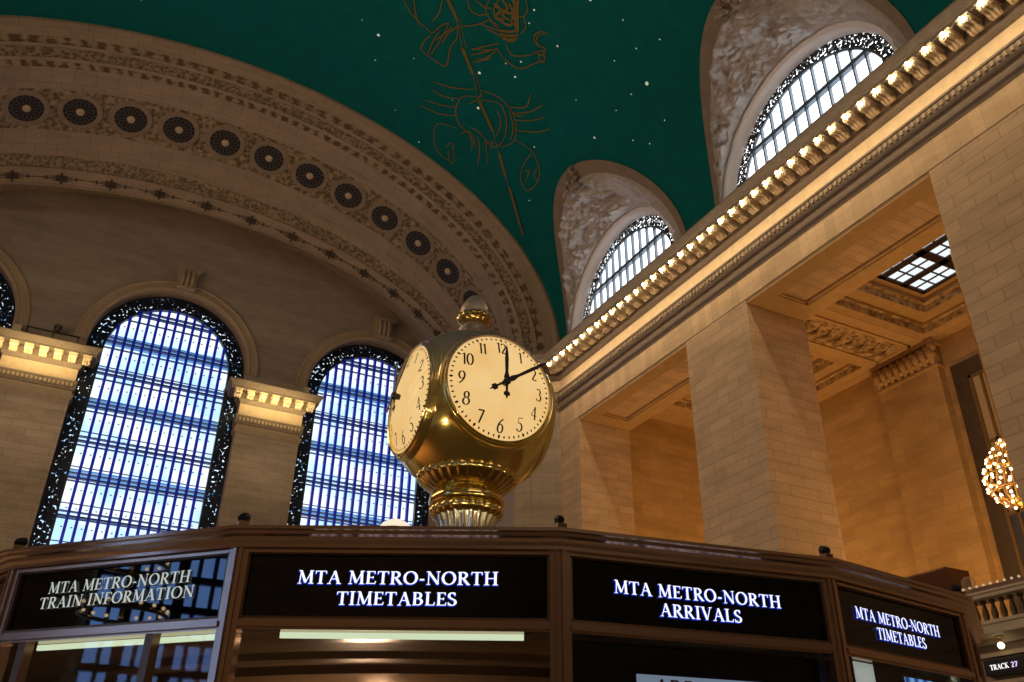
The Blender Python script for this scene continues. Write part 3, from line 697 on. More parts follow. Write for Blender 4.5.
for k, (a, b, _) in enumerate(piers[:2]):          # capitals: the same entablature wrapped round three sides
    r = structure('trim_%d' % (3+k), ((a+b)/2, YE, 19.1))
    inset = .62
    path = [(a+.02, YE+1.2), (a+.02, YE), (b-.02, YE), (b-.02, YE+1.2)]
    path = path[::-1]
    path = [(b-.02, YE+1.2), (b-.02, YE), (a+.02, YE), (a+.02, YE+1.2)]
    # outward is to the left of travel when walking from the right to the left face seen from the hall
    def outward(o): return o
    for nm, pr, mt in (('architrave_moulding', ENT, M['stone_shaded']), ('bead_moulding', ENT2, M['stone_dark']), ('frieze', ENT3, M['stone_plain']), ('bed_moulding', ENT4, M['stone_dark']), ('cornice', ENT5, M['stone_dark'])):
        pr2 = [(o*.72, z-.12) for o, z in pr]
        mb = MB().sweep(path[::-1], pr2) if False else MB()
        # explicit rectangles keep the outward side certain
        rows = []
        for (px, py, sx, sy) in ((a, YE+1.2, -1, 0), (a, YE, -1, -1), (b, YE, 1, -1), (b, YE+1.2, 1, 0)):
            rows.append([(px+sx*o, py+sy*o, z) for o, z in pr2])
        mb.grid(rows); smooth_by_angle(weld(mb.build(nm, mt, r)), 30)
    m = MB(); m.box(a+.1, b-.1, YE-.25, YE+1.0, 21.86, 22.2); m.build('blocking_course', M['stone_shaded'], r)
    m = MB(); k2 = int((b-a)/.2)
    for i in range(k2):
        x = a+(i+.5)*(b-a)/k2; m.box(x-.05, x+.05, YE-.22, YE-.12, 19.74, 19.92)
    m.build('dentil_row', M['stone_plain'], r)
    NM = 7; xs = [a-.30+(b-a+.60)*i/(NM-1) for i in range(NM)]; f0 = None
    for i, x in enumerate(xs):
        if f0 is None:
            f = Matrix.Translation((x, YE-.24, 21.36)) @ Matrix.Diagonal((1, .72, 1, 1)); f0 = modillion_mesh(f).build('modillion', M['modillion'], r)
        else:
            o = f0.copy(); COL.objects.link(o); o.location = Vector(f0.location)+Vector((x-xs[0], 0, 0))
    for i in range(NM-1):                          # small bulbs tucked between the brackets
        xb = (xs[i]+xs[i+1])/2
# moulded arch rings and keystones
for n, c in enumerate(WC):
    r = structure('trim_%d' % (6+n), (c, YE, ZSP))
    ang = [PI*i/60 for i in range(61)]
    st = [(WR-.02, .25), (WR-.02, -.10), (WR+.16, -.16), (WR+.22, -.10), (WR+.5, -.08), (WR+.56, -.13), (WR+.66, -.10), (WR+.7, .02)]
    smooth_by_angle(MB().grid([[(c+q*math.cos(t), YE+d, ZSP+q*math.sin(t)) for q, d in st] for t in ang]).build('arch_ring', M['stone_shaded'], r), 30)
    m = MB(); m.prism([(-.45, 0), (.45, 0), (.55, 1.25), (-.55, 1.25)], .5, Matrix.Translation((c, YE, ZSP+WR+.05)) @ Matrix.Rotation(PI/2, 4, 'X'))
    m.box(c-.65, c+.65, YE-.6, YE, ZSP+WR+1.25, ZSP+WR+1.42)
    for q in (-.28, 0, .28): m.tube([(c+q, YE-.5, ZSP+WR+.1), (c+q, YE-.62, ZSP+WR+.65), (c+q, YE-.55, ZSP+WR+1.2)], [.08, .13, .1], 8)
    m.tube([(c-.5, YE-.5, ZSP+WR+.12), (c+.5, YE-.5, ZSP+WR+.12)], .12, 8)
    m.build('keystone', M['stone_shaded'], r)
def end_window(n, c):
    root = structure('window_%d' % n, (c, YE+.7, ZB)); YF = YE+.75; YG = YE+2.3
    R0, R1 = WR+.02, WR-.85
    def arch_outline(r): return [(c+r, ZB)]+[(c+r*math.cos(PI*i/48), ZSP+r*math.sin(PI*i/48)) for i in range(49)]+[(c-r, ZB)]
    o0, o1 = arch_outline(R0), arch_outline(R1)
    MB().grid([[(p[0], YF, p[1]), (q[0], YF, q[1])] for p, q in zip(o0, o1)]).build('pierced_border', M['pierced'], root)
    oa, ob = arch_outline(R1+.10), arch_outline(R1-.02)
    m = MB(); m.grid([[(p[0], YF-.06, p[1]), (q[0], YF-.06, q[1]), (q[0], YF+.2, q[1])] for p, q in zip(oa, ob)])
    m.build('inner_frame', M['black_iron'], root)
    oa, ob = arch_outline(R0), arch_outline(R0-.12)
    m = MB(); m.grid([[(p[0], YF-.06, p[1]), (q[0], YF-.06, q[1]), (q[0], YF+.1, q[1])] for p, q in zip(oa, ob)]); m.build('outer_frame', M['black_iron'], root)
    NB = 14; zt = lambda x: ZSP+math.sqrt(max(.01, R1**2-x*x))
    m = MB()
    for i in range(1, NB):
        x = -R1+2*R1*i/NB; m.box(c+x-.075, c+x+.075, YF-.08, YF+.12, ZB, zt(x))
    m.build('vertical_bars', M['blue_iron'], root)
    m = MB(); z = ZB+.6; k = 0
    while z < ZSP+R1-.3:
        hw = R1 if z < ZSP else math.sqrt(R1**2-(z-ZSP)**2)
        m.box(c-hw, c+hw, YF-.12, YF+.12, z-.06, z+.03); m.box(c-hw, c+hw, YF-.12, YF+.12, z+.20, z+.25); z += 1.96; k += 1
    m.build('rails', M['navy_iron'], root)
    m = MB(); z = ZB+1.1                            # glass walkways between the two skins
    while z < ZSP+R1+1: m.box(c-R0, c+R0, YF+.2, YG-.1, z-.06, z+.02); z += 3.92
    m.build('walkways', M['walk'], root)
    m = MB()
    z = ZB+.9
    while z < ZSP+R0:
        m.box(c-R0, c+R0, YG-.14, YG-.03, z-.04, z+.03); m.box(c-R0, c+R0, YG-.12, YG-.03, z+.75, z+.79); z += 1.96
    m.build('outer_glazing_bars', M['grey_blue_iron'], root)
    m = MB(); z = ZB+.45                            # window latches and small fittings on the outer skin
    while z < ZSP+R0-.5:
        for i in range(NB):
            x = -R1+2*R1*(i+.62)/NB; m.box(c+x-.05, c+x+.05, YG-.1, YG-.04, z-.02, z+.02)
        z += .98
    m.build('latches', M['grey_blue_iron'], root)
    m = MB(); m.box(c-R0-3, c+R0+3, YG, YG+.05, ZB-1.5, ZSP+R0+4); m.build('pane', M['day'], root)
    m = MB()
    for s in (-1, 1): m.box(c+s*(R0+.1)-.05, c+s*(R0+.1)+.05, YF+.55, YG, ZB, ZSP)
    m.build('jambs', M['grey_blue_iron'], root)
    return root
for n, c in enumerate(WC): end_window(n+1, c)
# small iron lamp brackets on the ledges of the capitals
def ledge_lamp(p, label):
    t = thing('ledge_floodlight', label, 'light fixture', p)
    m = MB(); m.box(p[0]-1.25, p[0]+1.25, p[1]-.03, p[1]+.03, p[2]+.42, p[2]+.48)
    for q in (-1.2, 0, 1.2): m.box(p[0]+q-.03, p[0]+q+.03, p[1]-.03, p[1]+.03, p[2], p[2]+.45)
    m.build('rail', M['black_paint'], t)
    m = MB(); m.lathe([(0, 0), (.16, .02), (.2, .3), (.12, .36), (0, .36)], 12, (p[0]+.1, p[1]-.05, p[2]+.5), (.2, -.2, 1)); m.build('lamp_head', M['black_paint'], t)
    return t
ledge_lamp((-3.3, YE-.55, 21.93), 'black floodlight and low rail on the ledge left of the middle window')
t = thing('ledge_box', 'small white box on the ledge left of the middle window, beside the dark arch edge', 'junction box', (-4.95, YE-.5, 21.93))
MB().box(-5.15, -4.75, YE-.7, YE-.3, 21.93, 22.3).build('case', M['white_stone'], t); MB().box(-5.17, -4.73, YE-.72, YE-.28, 22.24, 22.3).build('lid', M['white_stone'], t)
t = thing('ledge_box', 'small white box on the ledge right of the middle window', 'junction box', (10.0, YE-.5, 21.93))
MB().box(9.85, 10.2, YE-.7, YE-.3, 21.93, 22.3).build('case', M['white_stone'], t); MB().box(9.83, 10.22, YE-.72, YE-.28, 22.24, 22.3).build('lid', M['white_stone'], t)

# ------------------------------------------------------------------ the other two walls (seen only in reflections)
m = MB()
XL = 2*XC-XW
for (a, b) in ((YB, .7), (9.2, 36)): m.box(XL-1.5, XL, a, b, FL, 22.6)
m.box(XL-1.5, XL, .7, 9.2, 15, 22.6); struct(m.build('wall_left', M['stone']))
m = MB(); m.box(XL-5, XC+19, YB-1, YB, FL, 36); struct(m.build('wall_front', M['stone_end']))
m = MB(); m.box(XL-8.2, XL-8, -1, 11, FL, 16); m.box(XL-8, XL-1.5, -1, -.8, FL, 16); m.box(XL-8, XL-1.5, 10.8, 11, FL, 16); m.box(XL-8, XL-1.5, -1, 11, 15.6, 16); struct(m.build('wall_left_far', M['hall_stone']))
wn = structure('window_9', (XL-7.5, 2, 0))
m = MB(); m.box(XL-7.9, XL-7.85, -.7, 4.2, -.5, 9); m.build('pane', emission('street_window_glass', (.20, .40, .95, 1), 4.5), wn)
m = MB()
for i in range(12): y = -.7+4.9*i/11; m.box(XL-7.8, XL-7.6, y-(.06 if i % 3 else .16), y+(.06 if i % 3 else .16), -.5, 9)
for i in range(12): z = -.5+9.5*i/11; m.box(XL-7.8, XL-7.6, -.7, 4.2, z-.1, z+.1)
m.build('mullions', M['black_iron'], wn)

# ------------------------------------------------------------------ ticket hall beyond the openings
XI, XBK, ZI = 23.97, 31.9, 19.2
m = MB(); m.box(XBK, XBK+.6, 6, 36, FL, 22.6); struct(m.build('wall_hall_back', M['hall_stone']))
m = MB(); m.box(XI, XBK, 34.3, 34.9, FL, 22.6); struct(m.build('wall_hall_end', M['hall_stone']))
m = MB(); m.box(XI, XBK, 8.0, 8.6, FL, 22.6); struct(m.build('wall_hall_near', M['hall_stone']))
# balcony floor of the ticket hall
m = MB(); m.box(21.7, XBK, 8.6, 34.3, 4.45, 4.6); struct(m.build('floor_balcony', M['white_stone']))
hc = structure('ceiling_hall', (28, 20, ZI))
BEAMS = [(21.75, 24.75), (32.9, 34.3), (9.4, 12.4)]
m = MB()
for a, b in BEAMS: m.box(XI, XBK, a, b, ZI, ZI+2.2)
m.box(XI, XI+.55, 8.6, 34.3, ZI, ZI+2.2); m.box(XBK-.5, XBK, 8.6, 34.3, ZI, ZI+2.2)
m.build('beams', M['hall_plain'], hc)
m = MB()                                           # framed carved panels under the beams
for a, b in BEAMS[:1]:
    x0, x1 = XI+.75, XBK-.75; c = (a+b)/2
    for (p, q, r_, s_) in ((x0, x1, c-.95, c-.80), (x0, x1, c+.80, c+.95), (x0, x0+.15, c-.95, c+.95), (x1-.15, x1, c-.95, c+.95)): m.box(p, q, r_, s_, ZI-.08, ZI)
    m.k = 1; m.box(x0+.15, x1-.15, c-.78, c+.78, ZI-.02, ZI+.01)
    for i in range(9):
        x = x0+.5+(x1-x0-1)*i/8; m.tube([(x-.25, c-.5, ZI-.03), (x, c, ZI-.12), (x-.25, c+.5, ZI-.03)], [.05, .11, .05], 6)
m.build('beam_panel', [M['hall_plain'], M['hall_orn']], hc)
def coffer(y0, y1, sky):
    m = MB(); x0, x1 = XI+.55, XBK-.5
    def frame(i0, i1, z0, z1, k):                  # a stepped ring, inset i0 -> i1, rising z0 -> z1
        m.k = k
        A = [(x0+i0, y0+i0), (x1-i0, y0+i0), (x1-i0, y1-i0), (x0+i0, y1-i0)]; B = [(x0+i1, y0+i1), (x1-i1, y0+i1), (x1-i1, y1-i1), (x0+i1, y1-i1)]
        for i in range(4):
            j = (i+1) % 4; m.face([(*A[i], z0), (*A[j], z0), (*B[j], z1), (*B[i], z1)])
    frame(0, .28, ZI+.02, ZI+.16, 0); frame(.28, .34, ZI+.16, ZI+.42, 1); frame(.34, .5, ZI+.42, ZI+.44, 1)
    frame(.5, .5, ZI+.44, ZI+.56, 0); frame(.5, 1.1, ZI+.56, ZI+.58, 0); frame(1.1, 1.16, ZI+.58, ZI+.84, 1); frame(1.16, 1.34, ZI+.84, ZI+.88, 1); frame(1.34, 1.34, ZI+.88, ZI+1.1, 0)
    frame(1.34, 1.55, ZI+1.1, ZI+1.12, 0)
    m.build('coffer', [M['hall_plain'], M['hall_orn']], hc)
    i = 1.55
    if sky:
        w = structure('window_10', ((x0+x1)/2, (y0+y1)/2, ZI+1.12))
        a0, a1, b0_, b1 = x0+i, x1-i, y0+i, y1-i; z = ZI+1.14
        m = MB(); NX, NYY = 3, 3; px, py = (a1-a0)/NX, (b1-b0_)/NYY
        for k in range(NX+1): m.box(a0+px*k-.16, a0+px*k+.16, b0_, b1, z-.02, z+.05)
        for k in range(NYY+1): m.box(a0, a1, b0_+py*k-.2, b0_+py*k+.2, z-.02, z+.05)
        for k in range(NX):
            m.box(a0+px*(k+.5)-.025, a0+px*(k+.5)+.025, b0_, b1, z, z+.05)
        for k in range(NYY):
            for q in (.36, .64): m.box(a0, a1, b0_+py*(k+q)-.03, b0_+py*(k+q)+.03, z, z+.05)
        m.build('skylight_frame', M['sky_frame'], w)
        m = MB(); m.box(a0, a1, b0_, b1, z+.08, z+.12); m.build('pane', M['sky_pane'], w)
    else:
        m = MB(); m.box(x0+i, x1-i, y0+i, y1-i, ZI+1.12, ZI+1.2); m.build('coffer_panel', M['hall_orn'], hc)
coffer(12.4, 21.75, True); coffer(24.75, 32.9, False)
# pilasters on the back wall with carved capitals
for n, (a, b) in enumerate(((21.5, 24.65), (9.3, 12.5))):
    r = structure('trim_%d' % (12+n), (XBK-.2, (a+b)/2, 5))
    MB().box(XBK-.42, XBK, a, b, 4.6, 17.9).build('pilaster', M['hall_stone'], r)
    m = MB(); m.box(XBK-.5, XBK, a-.07, b+.07, 17.9, 18.02); m.box(XBK-.6, XBK, a-.16, b+.16, 19.0, ZI); m.build('capital_mouldings', M['hall_plain'], r)
    m = MB(); rnd = random.Random(n)
    m.box(XBK-.42, XBK, a, b, 18.02, 19.0)
    for i in range(9):
        y = a+.12+(b-a-.24)*i/8
        m.tube([(XBK-.44, y, 18.06), (XBK-.5, y, 18.45), (XBK-.66, y, 18.78), (XBK-.62, y, 18.62)], [.1, .19, .17, .08], 7)
        if i < 8: m.sphere((XBK-.52, y+(b-a)/17, 18.82), .15, 8, 6); m.sphere((XBK-.5, y+(b-a)/17, 18.3), .13, 8, 6)
    for s in (a+.02, b-.02): m.sphere((XBK-.5, s, 18.82), .22, 10, 8); m.sphere((XBK-.5, s, 18.45), .16, 8, 6)
    m.build('carved_capital', M['hall_plain'], r, smooth=True)
# bronze window in the back wall
w = structure('window_11', (XBK, 17.3, 4.6)); y0, y1, zt = 13.4, 21.15, 17.75
m = MB(); m.box(XBK-.12, XBK-.02, y1-.72, y1, 4.62, zt); m.box(XBK-.12, XBK-.02, y0, y0+.72, 4.62, zt); m.box(XBK-.12, XBK-.02, y0+.72, y1-.72, zt-.75, zt); m.build('bronze_surround', M['window_bronze'], w)
m = MB(); ya, yb, zz = y0+.72, y1-.72, zt-.75
m.box(XBK-.16, XBK, yb-.12, yb, 4.62, zz); m.box(XBK-.16, XBK, ya, ya+.12, 4.62, zz); m.box(XBK-.16, XBK, ya, yb, zz-.12, zz)
for i in range(1, 12): y = yb-(yb-ya)*i/12; m.box(XBK-.15, XBK, y-.05, y+.05, 4.62, zz)
for z in (14.0, 11.0, 8.9, 8.6): m.box(XBK-.15, XBK, ya, yb, z-.06, z+.06)
m.build('mullions', M['window_gold'], w)
m = MB(); m.k = 0; m.box(XBK-.06, XBK-.03, ya, yb, 11.0, zz); m.k = 1; m.box(XBK-.06, XBK-.03, ya, yb, 4.62, 11.0); m.build('pane', [M['pane_dark'], M['pane_blue']], w)

# ------------------------------------------------------------------ chandelier in the ticket hall
def chandelier(p, R, H, label, tiers, top):
    t = thing('chandelier', label, 'chandelier', (p[0], p[1], p[2]))
    m = MB(); m.tube([(p[0], p[1], p[2]+H), (p[0], p[1], top)], .03, 6); m.build('chain', M['gilt'], t)
    prof = lambda s: R*math.sin(PI*min(1, .06+s*.94)**.75)**.75 if s < 1 else .02
    m = MB()
    for k in range(20):
        a = 2*PI*k/20; m.tube([(p[0]+prof(s)*.93*math.cos(a), p[1]+prof(s)*.93*math.sin(a), p[2]+H*s) for s in [i/12 for i in range(13)]], .022, 5)
    for s in (.18, .42, .7):
        m.tube([(p[0]+prof(s)*math.cos(2*PI*i/28), p[1]+prof(s)*math.sin(2*PI*i/28), p[2]+H*s) for i in range(29)], .035, 6)
    m.build('gilt_frame', M['gilt'], t)
    m = MB(); m.lathe([(.0, -.12), (.18, -.06), (.34, .06), (.2, .16), (.05, .2)], 16, p); m.build('base_bowl', M['gilt'], t, smooth=True)
    b0 = None; n = 0
    for s, k in tiers:
        for i in range(k):
            a = 2*PI*(i+.5*(n % 2))/k; r = prof(s); q = Vector((p[0]+r*math.cos(a), p[1]+r*math.sin(a), p[2]+H*s))
            if b0 is None:
                b0 = MB().sphere(q, .05, 8, 6).build('bulb', M['bulb_ch'], t, smooth=True); q0 = q
            else:
                o = b0.copy(); COL.objects.link(o); o.location = Vector(b0.location)+(q-q0)
        n += 1
    return t
chandelier((28.0, 17.35, 9.9), .95, 2.4, 'gilt chandelier of many small lit bulbs hanging beyond the right-hand pier', [(.0, 6), (.1, 12), (.24, 16), (.38, 18), (.52, 18), (.66, 14), (.8, 9), (.93, 5)], ZI+1)
def ring_chandelier(p, label):
    t = thing('chandelier', label, 'chandelier', (p[0], p[1], p[2]))
    m = MB(); m.tube([(p[0], p[1], p[2]), (p[0], p[1], 15.6)], .03, 6); m.build('chain', M['gilt'], t)
    m = MB(); b = MB()
    for z, R, k in ((1.2, .75, 14), (.1, .95, 18)):
        m.tube([(p[0]+R*math.cos(2*PI*i/24), p[1]+R*math.sin(2*PI*i/24), p[2]+z) for i in range(25)], .05, 6)
    m.build('rings', M['gilt'], t); f0 = None
    for z, R, k in ((1.2, .75, 14), (.1, .95, 18)):
        for i in range(k):
            q = Vector((p[0]+R*math.cos(2*PI*i/k), p[1]+R*math.sin(2*PI*i/k), p[2]+z+.12))
            if f0 is None: f0 = MB().sphere(q, .04, 8, 6).build('bulb', M['bulb_ch'], t); q0 = q
            else: o = f0.copy(); COL.objects.link(o); o.location = Vector(f0.location)+(q-q0)
    return t
ring_chandelier((-18.3, 3.4, 4.1), 'two-ring chandelier seen mirrored in the train information sign')

# ------------------------------------------------------------------ balcony balustrade, lamps and the track sign
t = thing('balustrade', 'stone balustrade with turned dark balusters at the balcony edge, lower right', 'balustrade', (21.3, 15, 4.6))
m = MB(); m.box(21.0, 21.65, 9.2, 21.5, 4.56, 4.78); m.box(20.95, 21.7, 9.2, 21.5, 4.78, 4.86); m.build('plinth', M['white_stone'], t)
m = MB(); m.box(20.95, 21.65, 9.2, 21.5, 5.42, 5.52); m.box(20.9, 21.7, 9.2, 21.5, 5.52, 5.58); m.build('stone_rail', M['white_stone'], t)
m = MB(); m.box(20.98, 21.6, 9.2, 21.5, 5.58, 5.70); m.build('red_wood_cap', M['wood'], t)
b0 = None
for i in range(34):
    y = 12.6+.26*i
    if b0 is None: b0 = MB().lathe([(.07, 0), (.09, .03), (.05, .07), (.085, .2), (.075, .3), (.045, .45), (.055, .5), (.08, .54), (.08, .58)], 10, (21.3, y, 4.85)).build('baluster', M['baluster'], t, smooth=True); y_0 = y
    else: o = b0.copy(); COL.objects.link(o); o.location = Vector(b0.location)+Vector((0, y-y_0, 0))
lb = 'small round bulb in the row along the red wooden cap of the balustrade'; b0 = None
for i in range(16):
    y = 13.2+.2*i; p = (21.0, y, 5.70)
    if b0 is None:
        b0 = thing('rail_bulb', lb, 'light bulb', p, 'bulbs along the balustrade cap')
        MB().sphere((p[0], y, 5.735), .034, 8, 6).build('glass_bulb', M['bulb_small'], b0, smooth=True)
    else: dup(b0, (0, .2*i, 0))
t = thing('light_trough', 'dark red wooden light trough on the balustrade behind the booth roof', 'light fixture', (21.4, 16.6, 5.70))
m = MB(); fr = Matrix.Translation((21.3, 15.45, 5.70)) @ Matrix.Rotation(-PI/2, 4, 'X') @ Matrix.Rotation(0, 4, 'Z')
sec = [(20.95, 6.38), (21.0, 6.44), (21.95, 6.44), (21.95, 5.98), (21.35, 5.88)]
A = [(x, 15.6, z) for x, z in sec]; B = [(x, 18.9, z) for x, z in sec]
m.face(A[::-1]); m.face(B)
for i in range(5): j = (i+1) % 5; m.face([A[i], A[j], B[j], B[i]])
m.build('trough', M['wood'], t)
m = MB(); m.box(21.35, 21.75, 16.0, 16.3, 5.7, 5.95); m.box(21.35, 21.75, 17.8, 18.1, 5.7, 5.95); m.build('foot', M['black_paint'], t)
t = thing('glass_globe', 'clear round glass globe lamp standing on the balustrade cap', 'lamp', (20.98+.3, 15.2, 5.70))
MB().lathe([(.0, 0), (.09, 0), (.06, .05), (.035, .06)], 12, (21.28, 15.2, 5.70)).build('stem', M['gilt'], t)
MB().sphere((21.28, 15.2, 5.93), .18, 20, 14).build('globe', M['globe'], t, smooth=True)
# wall under the balcony with the gate sign
m = MB(); m.box(21.9, 22.3, 9.2, 21.5, FL, 4.44); struct(m.build('wall_gate', M['stone_shaded']))
m = MB(); m.box(21.78, 21.9, 9.2, 21.5, 4.16, 4.26); m.box(21.84, 21.9, 9.2, 21.5, 3.5, 3.6); struct(m.build('trim_20', M['white_stone']))
t = thing('soffit_lamp', 'small bright round lamp under the balcony above the track sign', 'lamp', (21.45, 14.84, 4.3))
MB().lathe([(.0, .0), (.1, 0), (.1, -.03), (.03, -.05), (.03, -.15), (.0, -.15)], 14, (21.45, 14.84, 4.55)).build('rim', M['gilt'], t)
MB().sphere((21.45, 14.84, 4.33), .085, 14, 10).build('glass_bulb', emission('soffit_lamp_glass', (1, .85, .5, 1), 3.5), t, smooth=True)
t = thing('track_sign', 'black TRACK 27 gate sign with lit white letters below the balcony', 'sign', (21.62, 14.95, 3.75))
MB().box(21.60, 21.85, 14.42, 15.55, 3.72, 4.04).build('case', M['black'], t)
MB().box(21.64, 21.9, 14.38, 15.59, 3.69, 4.07).build('frame', M['black_paint'], t)
m = MB(); glyphs(m, 'TRACK', lambda x, y: (21.59, 15.13-x, 3.82+y), .12, bold=1.4, width=.52); m.build('lettering', M['track_white'], t)
m = MB(); glyphs(m, '27', lambda x, y: (21.59, 14.71-x, 3.82+y), .12, bold=1.4, width=.17); m.build('track_number', M['track_violet'], t)

# ================================================================== THE INFORMATION BOOTH
BC = Vector((2.4, 5.4)); ZT, ZF = .885, .936
vis = [(-.170, 3.851), (.526, 3.111), (1.507, 2.584), (2.576, 2.407), (3.498, 2.559)]
V = [Vector(v) for v in vis]
def ang(v): return math.atan2(v.y-BC.y, v.x-BC.x)
a0 = ang(V[-1]); a1 = ang(V[0])+0; a0 %= 2*PI; a1 %= 2*PI
V.append(Vector((4.17, 3.02))); a0 = ang(V[-1]) % (2*PI)
gap = (a1-a0) % (2*PI); NREST = 12
for k in range(1, NREST): a = a0+gap*k/NREST; V.append(BC+Vector((math.cos(a), math.sin(a)))*3.02)
NV = len(V)
booth = thing('information_booth', 'round bronze information booth with black lit signs under its cornice', 'booth', (BC.x, BC.y, FL))
path = [tuple(v) for v in V]                        # counter-clockwise: outside lies to the right of travel
def ring(prof): return [(-o, z) for o, z in prof]
CORN = [(.0, .856), (.012, .858), (.012, .870), (.024, .880), (.028, .891), (.040, .897), (.042, .908), (.050, .912), (.050, .924), (.0, .928)]
smooth_by_angle(weld(MB().sweep(path, ring(CORN), closed=True).build('cornice', M['bronze'], booth)), 25)
MB().prism([tuple(BC+(v-BC)*1.012) for v in V], .02, Matrix.Translation((0, 0, .907))).build('roof', M['bronze_dark'], booth)
ZSB, ZST = .622, .846                              # sign bottom and top
TEXT = {0: ('MTA METRO-NORTH', 'TRAIN INFORMATION', .629, .683), 1: ('MTA METRO-NORTH', 'TIMETABLES', .686, .408), 2: ('MTA METRO-NORTH', 'ARRIVALS', .661, .321), 3: ('MTA METRO-NORTH', 'TIMETABLES', .578, .334)}
post = {}
for i in range(NV):
    A = V[i]; B = V[(i+1) % NV]; L = (B-A).length; e = (B-A)/L; n = Vector((e.y, -e.x))   # outward
    P = lambda s, z, d=0.0: (A.x+e.x*s+n.x*d, A.y+e.y*s+n.y*d, z)
    def slab(m, s0, s1, z0, z1, d0, d1):
        q = [P(s0, z0, d0), P(s1, z0, d0), P(s1, z0, d1), P(s0, z0, d1), P(s0, z1, d0), P(s1, z1, d0), P(s1, z1, d1), P(s0, z1, d1)]
        for f in ((0, 1, 2, 3), (7, 6, 5, 4), (0, 4, 5, 1), (1, 5, 6, 2), (2, 6, 7, 3), (3, 7, 4, 0)): m.face([q[k] for k in f])
    near = i <= 4 or i == NV-1
    ws = .037
    post[i] = post.get(i, MB()); post[(i+1) % NV] = post.get((i+1) % NV, MB())
    slab(post[i], 0, ws, -1.0, .86, -.06, .0); slab(post[(i+1) % NV], L-ws, L, -1.0, .86, -.06, .0)
    slab(post[i], .004, .016, -1.0, .86, 0, .008); slab(post[(i+1) % NV], L-.016, L-.004, -1.0, .86, 0, .008)
    m = MB(); slab(m, ws, L-ws, ZST, .86, -.05, -.002); slab(m, ws, L-ws, .586, ZSB, -.06, -.004)
    slab(m, ws-.004, L-ws+.004, .594, .612, -.03, .008); slab(m, ws, L-ws, ZST-.004, ZST+.004, -.03, .003)
    m.build('rail', M['bronze'], booth)
    m = MB(); slab(m, ws, L-ws, ZSB, ZST, -.05, -.018); pan = m.build('sign_panel', M['sign_black'], booth)
    m = MB(); w_ = .008
    slab(m, ws, ws+w_, ZSB, ZST, -.02, -.004); slab(m, L-ws-w_, L-ws, ZSB, ZST, -.02, -.004); slab(m, ws, L-ws, ZST-w_, ZST, -.02, -.004); slab(m, ws, L-ws, ZSB, ZSB+w_, -.02, -.004)
    m.build('sign_frame', M['bronze_dark'], pan)
    if i in TEXT:
        t1, t2, w1, w2 = TEXT[i]; c = {0: .511, 1: .560, 2: .532, 3: .4355}[i]
        z1, z2, hh = {0: (.757, .703, .040), 1: (.740, .670, .043), 2: (.734, .669, .043), 3: (.738, .676, .042)}[i]
        for dz, ds, mt, gr, dd, nm in ((0, 0, M['letter_dim'] if i == 0 else M['letter'], 0, -.010, 'lettering'), (-.0022, -.0013, M['letter_blue'], .022, -.0118, 'lettering_fringe')):
            if i == 0 and nm == 'lettering_fringe': continue
            for tx, wd, z in ((t1, w1, z1), (t2, w2, z2)):
                for wi in range(tx.count(' ')+1):
                    m = MB(); glyphs(m, tx, lambda x, y, z=z, c=c: P(c+x+ds, z+y+dz, dd), hh, bold=1.02, grow=gr, width=wd, word=wi)
                    m.build(nm, mt, pan)
    # glazing under the signs
    if i in (0, 4, NV-1) or i > 4:
        m = MB()
        for s in ({0: (.14, .70)}.get(i, (L*.5,))): slab(m, s-.016, s+.016, -1.0, .586, -.05, -.01)
        slab(m, ws, L-ws, .20, .215, -.05, -.02) if i == 0 else None
        m.build('mullion', M['bronze_dark'], booth)
    m = MB(); m.face([P(ws, -.5, -.03), P(L-ws, -.5, -.03), P(L-ws, .586, -.03), P(ws, .586, -.03)]); m.build('window_pane', M['glass'], booth)
    m = MB(); slab(m, 0, L, -EYE, -.5, -.06, -.01); m.build('counter_front', M['bronze_dark'], booth)
    if i == 2:                                     # notice board behind the glass
        m = MB(); slab(m, ws, L-ws, -.5, .584, -.12, -.1); m.build('dark_board', M['sign_black'], booth)
        m = MB(); slab(m, .31, .85, .0, .487, -.1, -.094); pp = m.build('notice', M['paper'], booth)
        m = MB()
        for k, ch in enumerate('ARR'): glyphs(m, ch, lambda x, y, k=k: P(.40+.055*k+x, .412+y, -.092), .062, bold=1.2)
        m.build('notice_lettering', M['red_ink'], pp)
    if i == 3:
        m = MB(); slab(m, ws, L-ws, -.5, .584, -.2, -.18); m.build('dark_board', M['navy'], booth)
        m = MB(); slab(m, .125, .245, .30, .582, -.045, -.04); m.build('white_card', M['paper_white'], booth)
        scr = NT('screen_picture'); tc = scr.n('ShaderNodeTexCoord'); wv = scr.n('ShaderNodeTexWave'); wv.inputs['Scale'].default_value = 4.5; wv.inputs['Distortion'].default_value = 3
        nz = scr.n('ShaderNodeTexNoise'); nz.inputs['Scale'].default_value = 3
        mx = scr.n('ShaderNodeMix', data_type='RGBA'); mx.inputs[6].default_value = (.01, .05, .25, 1); mx.inputs[7].default_value = (.25, .55, .95, 1)
        em = scr.n('ShaderNodeEmission'); em.inputs[1].default_value = .75
        scr.l(tc.outputs['Object'], wv.inputs['Vector']); scr.l(wv.outputs['Fac'], mx.inputs[0]); scr.l(mx.outputs[2], em.inputs[0]); scr.l(em.outputs[0], scr.out.inputs[0])
        m = MB(); slab(m, .44, .89, .15, .566, -.06, -.045); mon = m.build('monitor', M['black'], booth)
        m = MB(); slab(m, .45, .885, .16, .56, -.044, -.043); m.build('screen', scr.m, mon)
for q in post: post[q].build('corner_post', M['bronze'], booth)
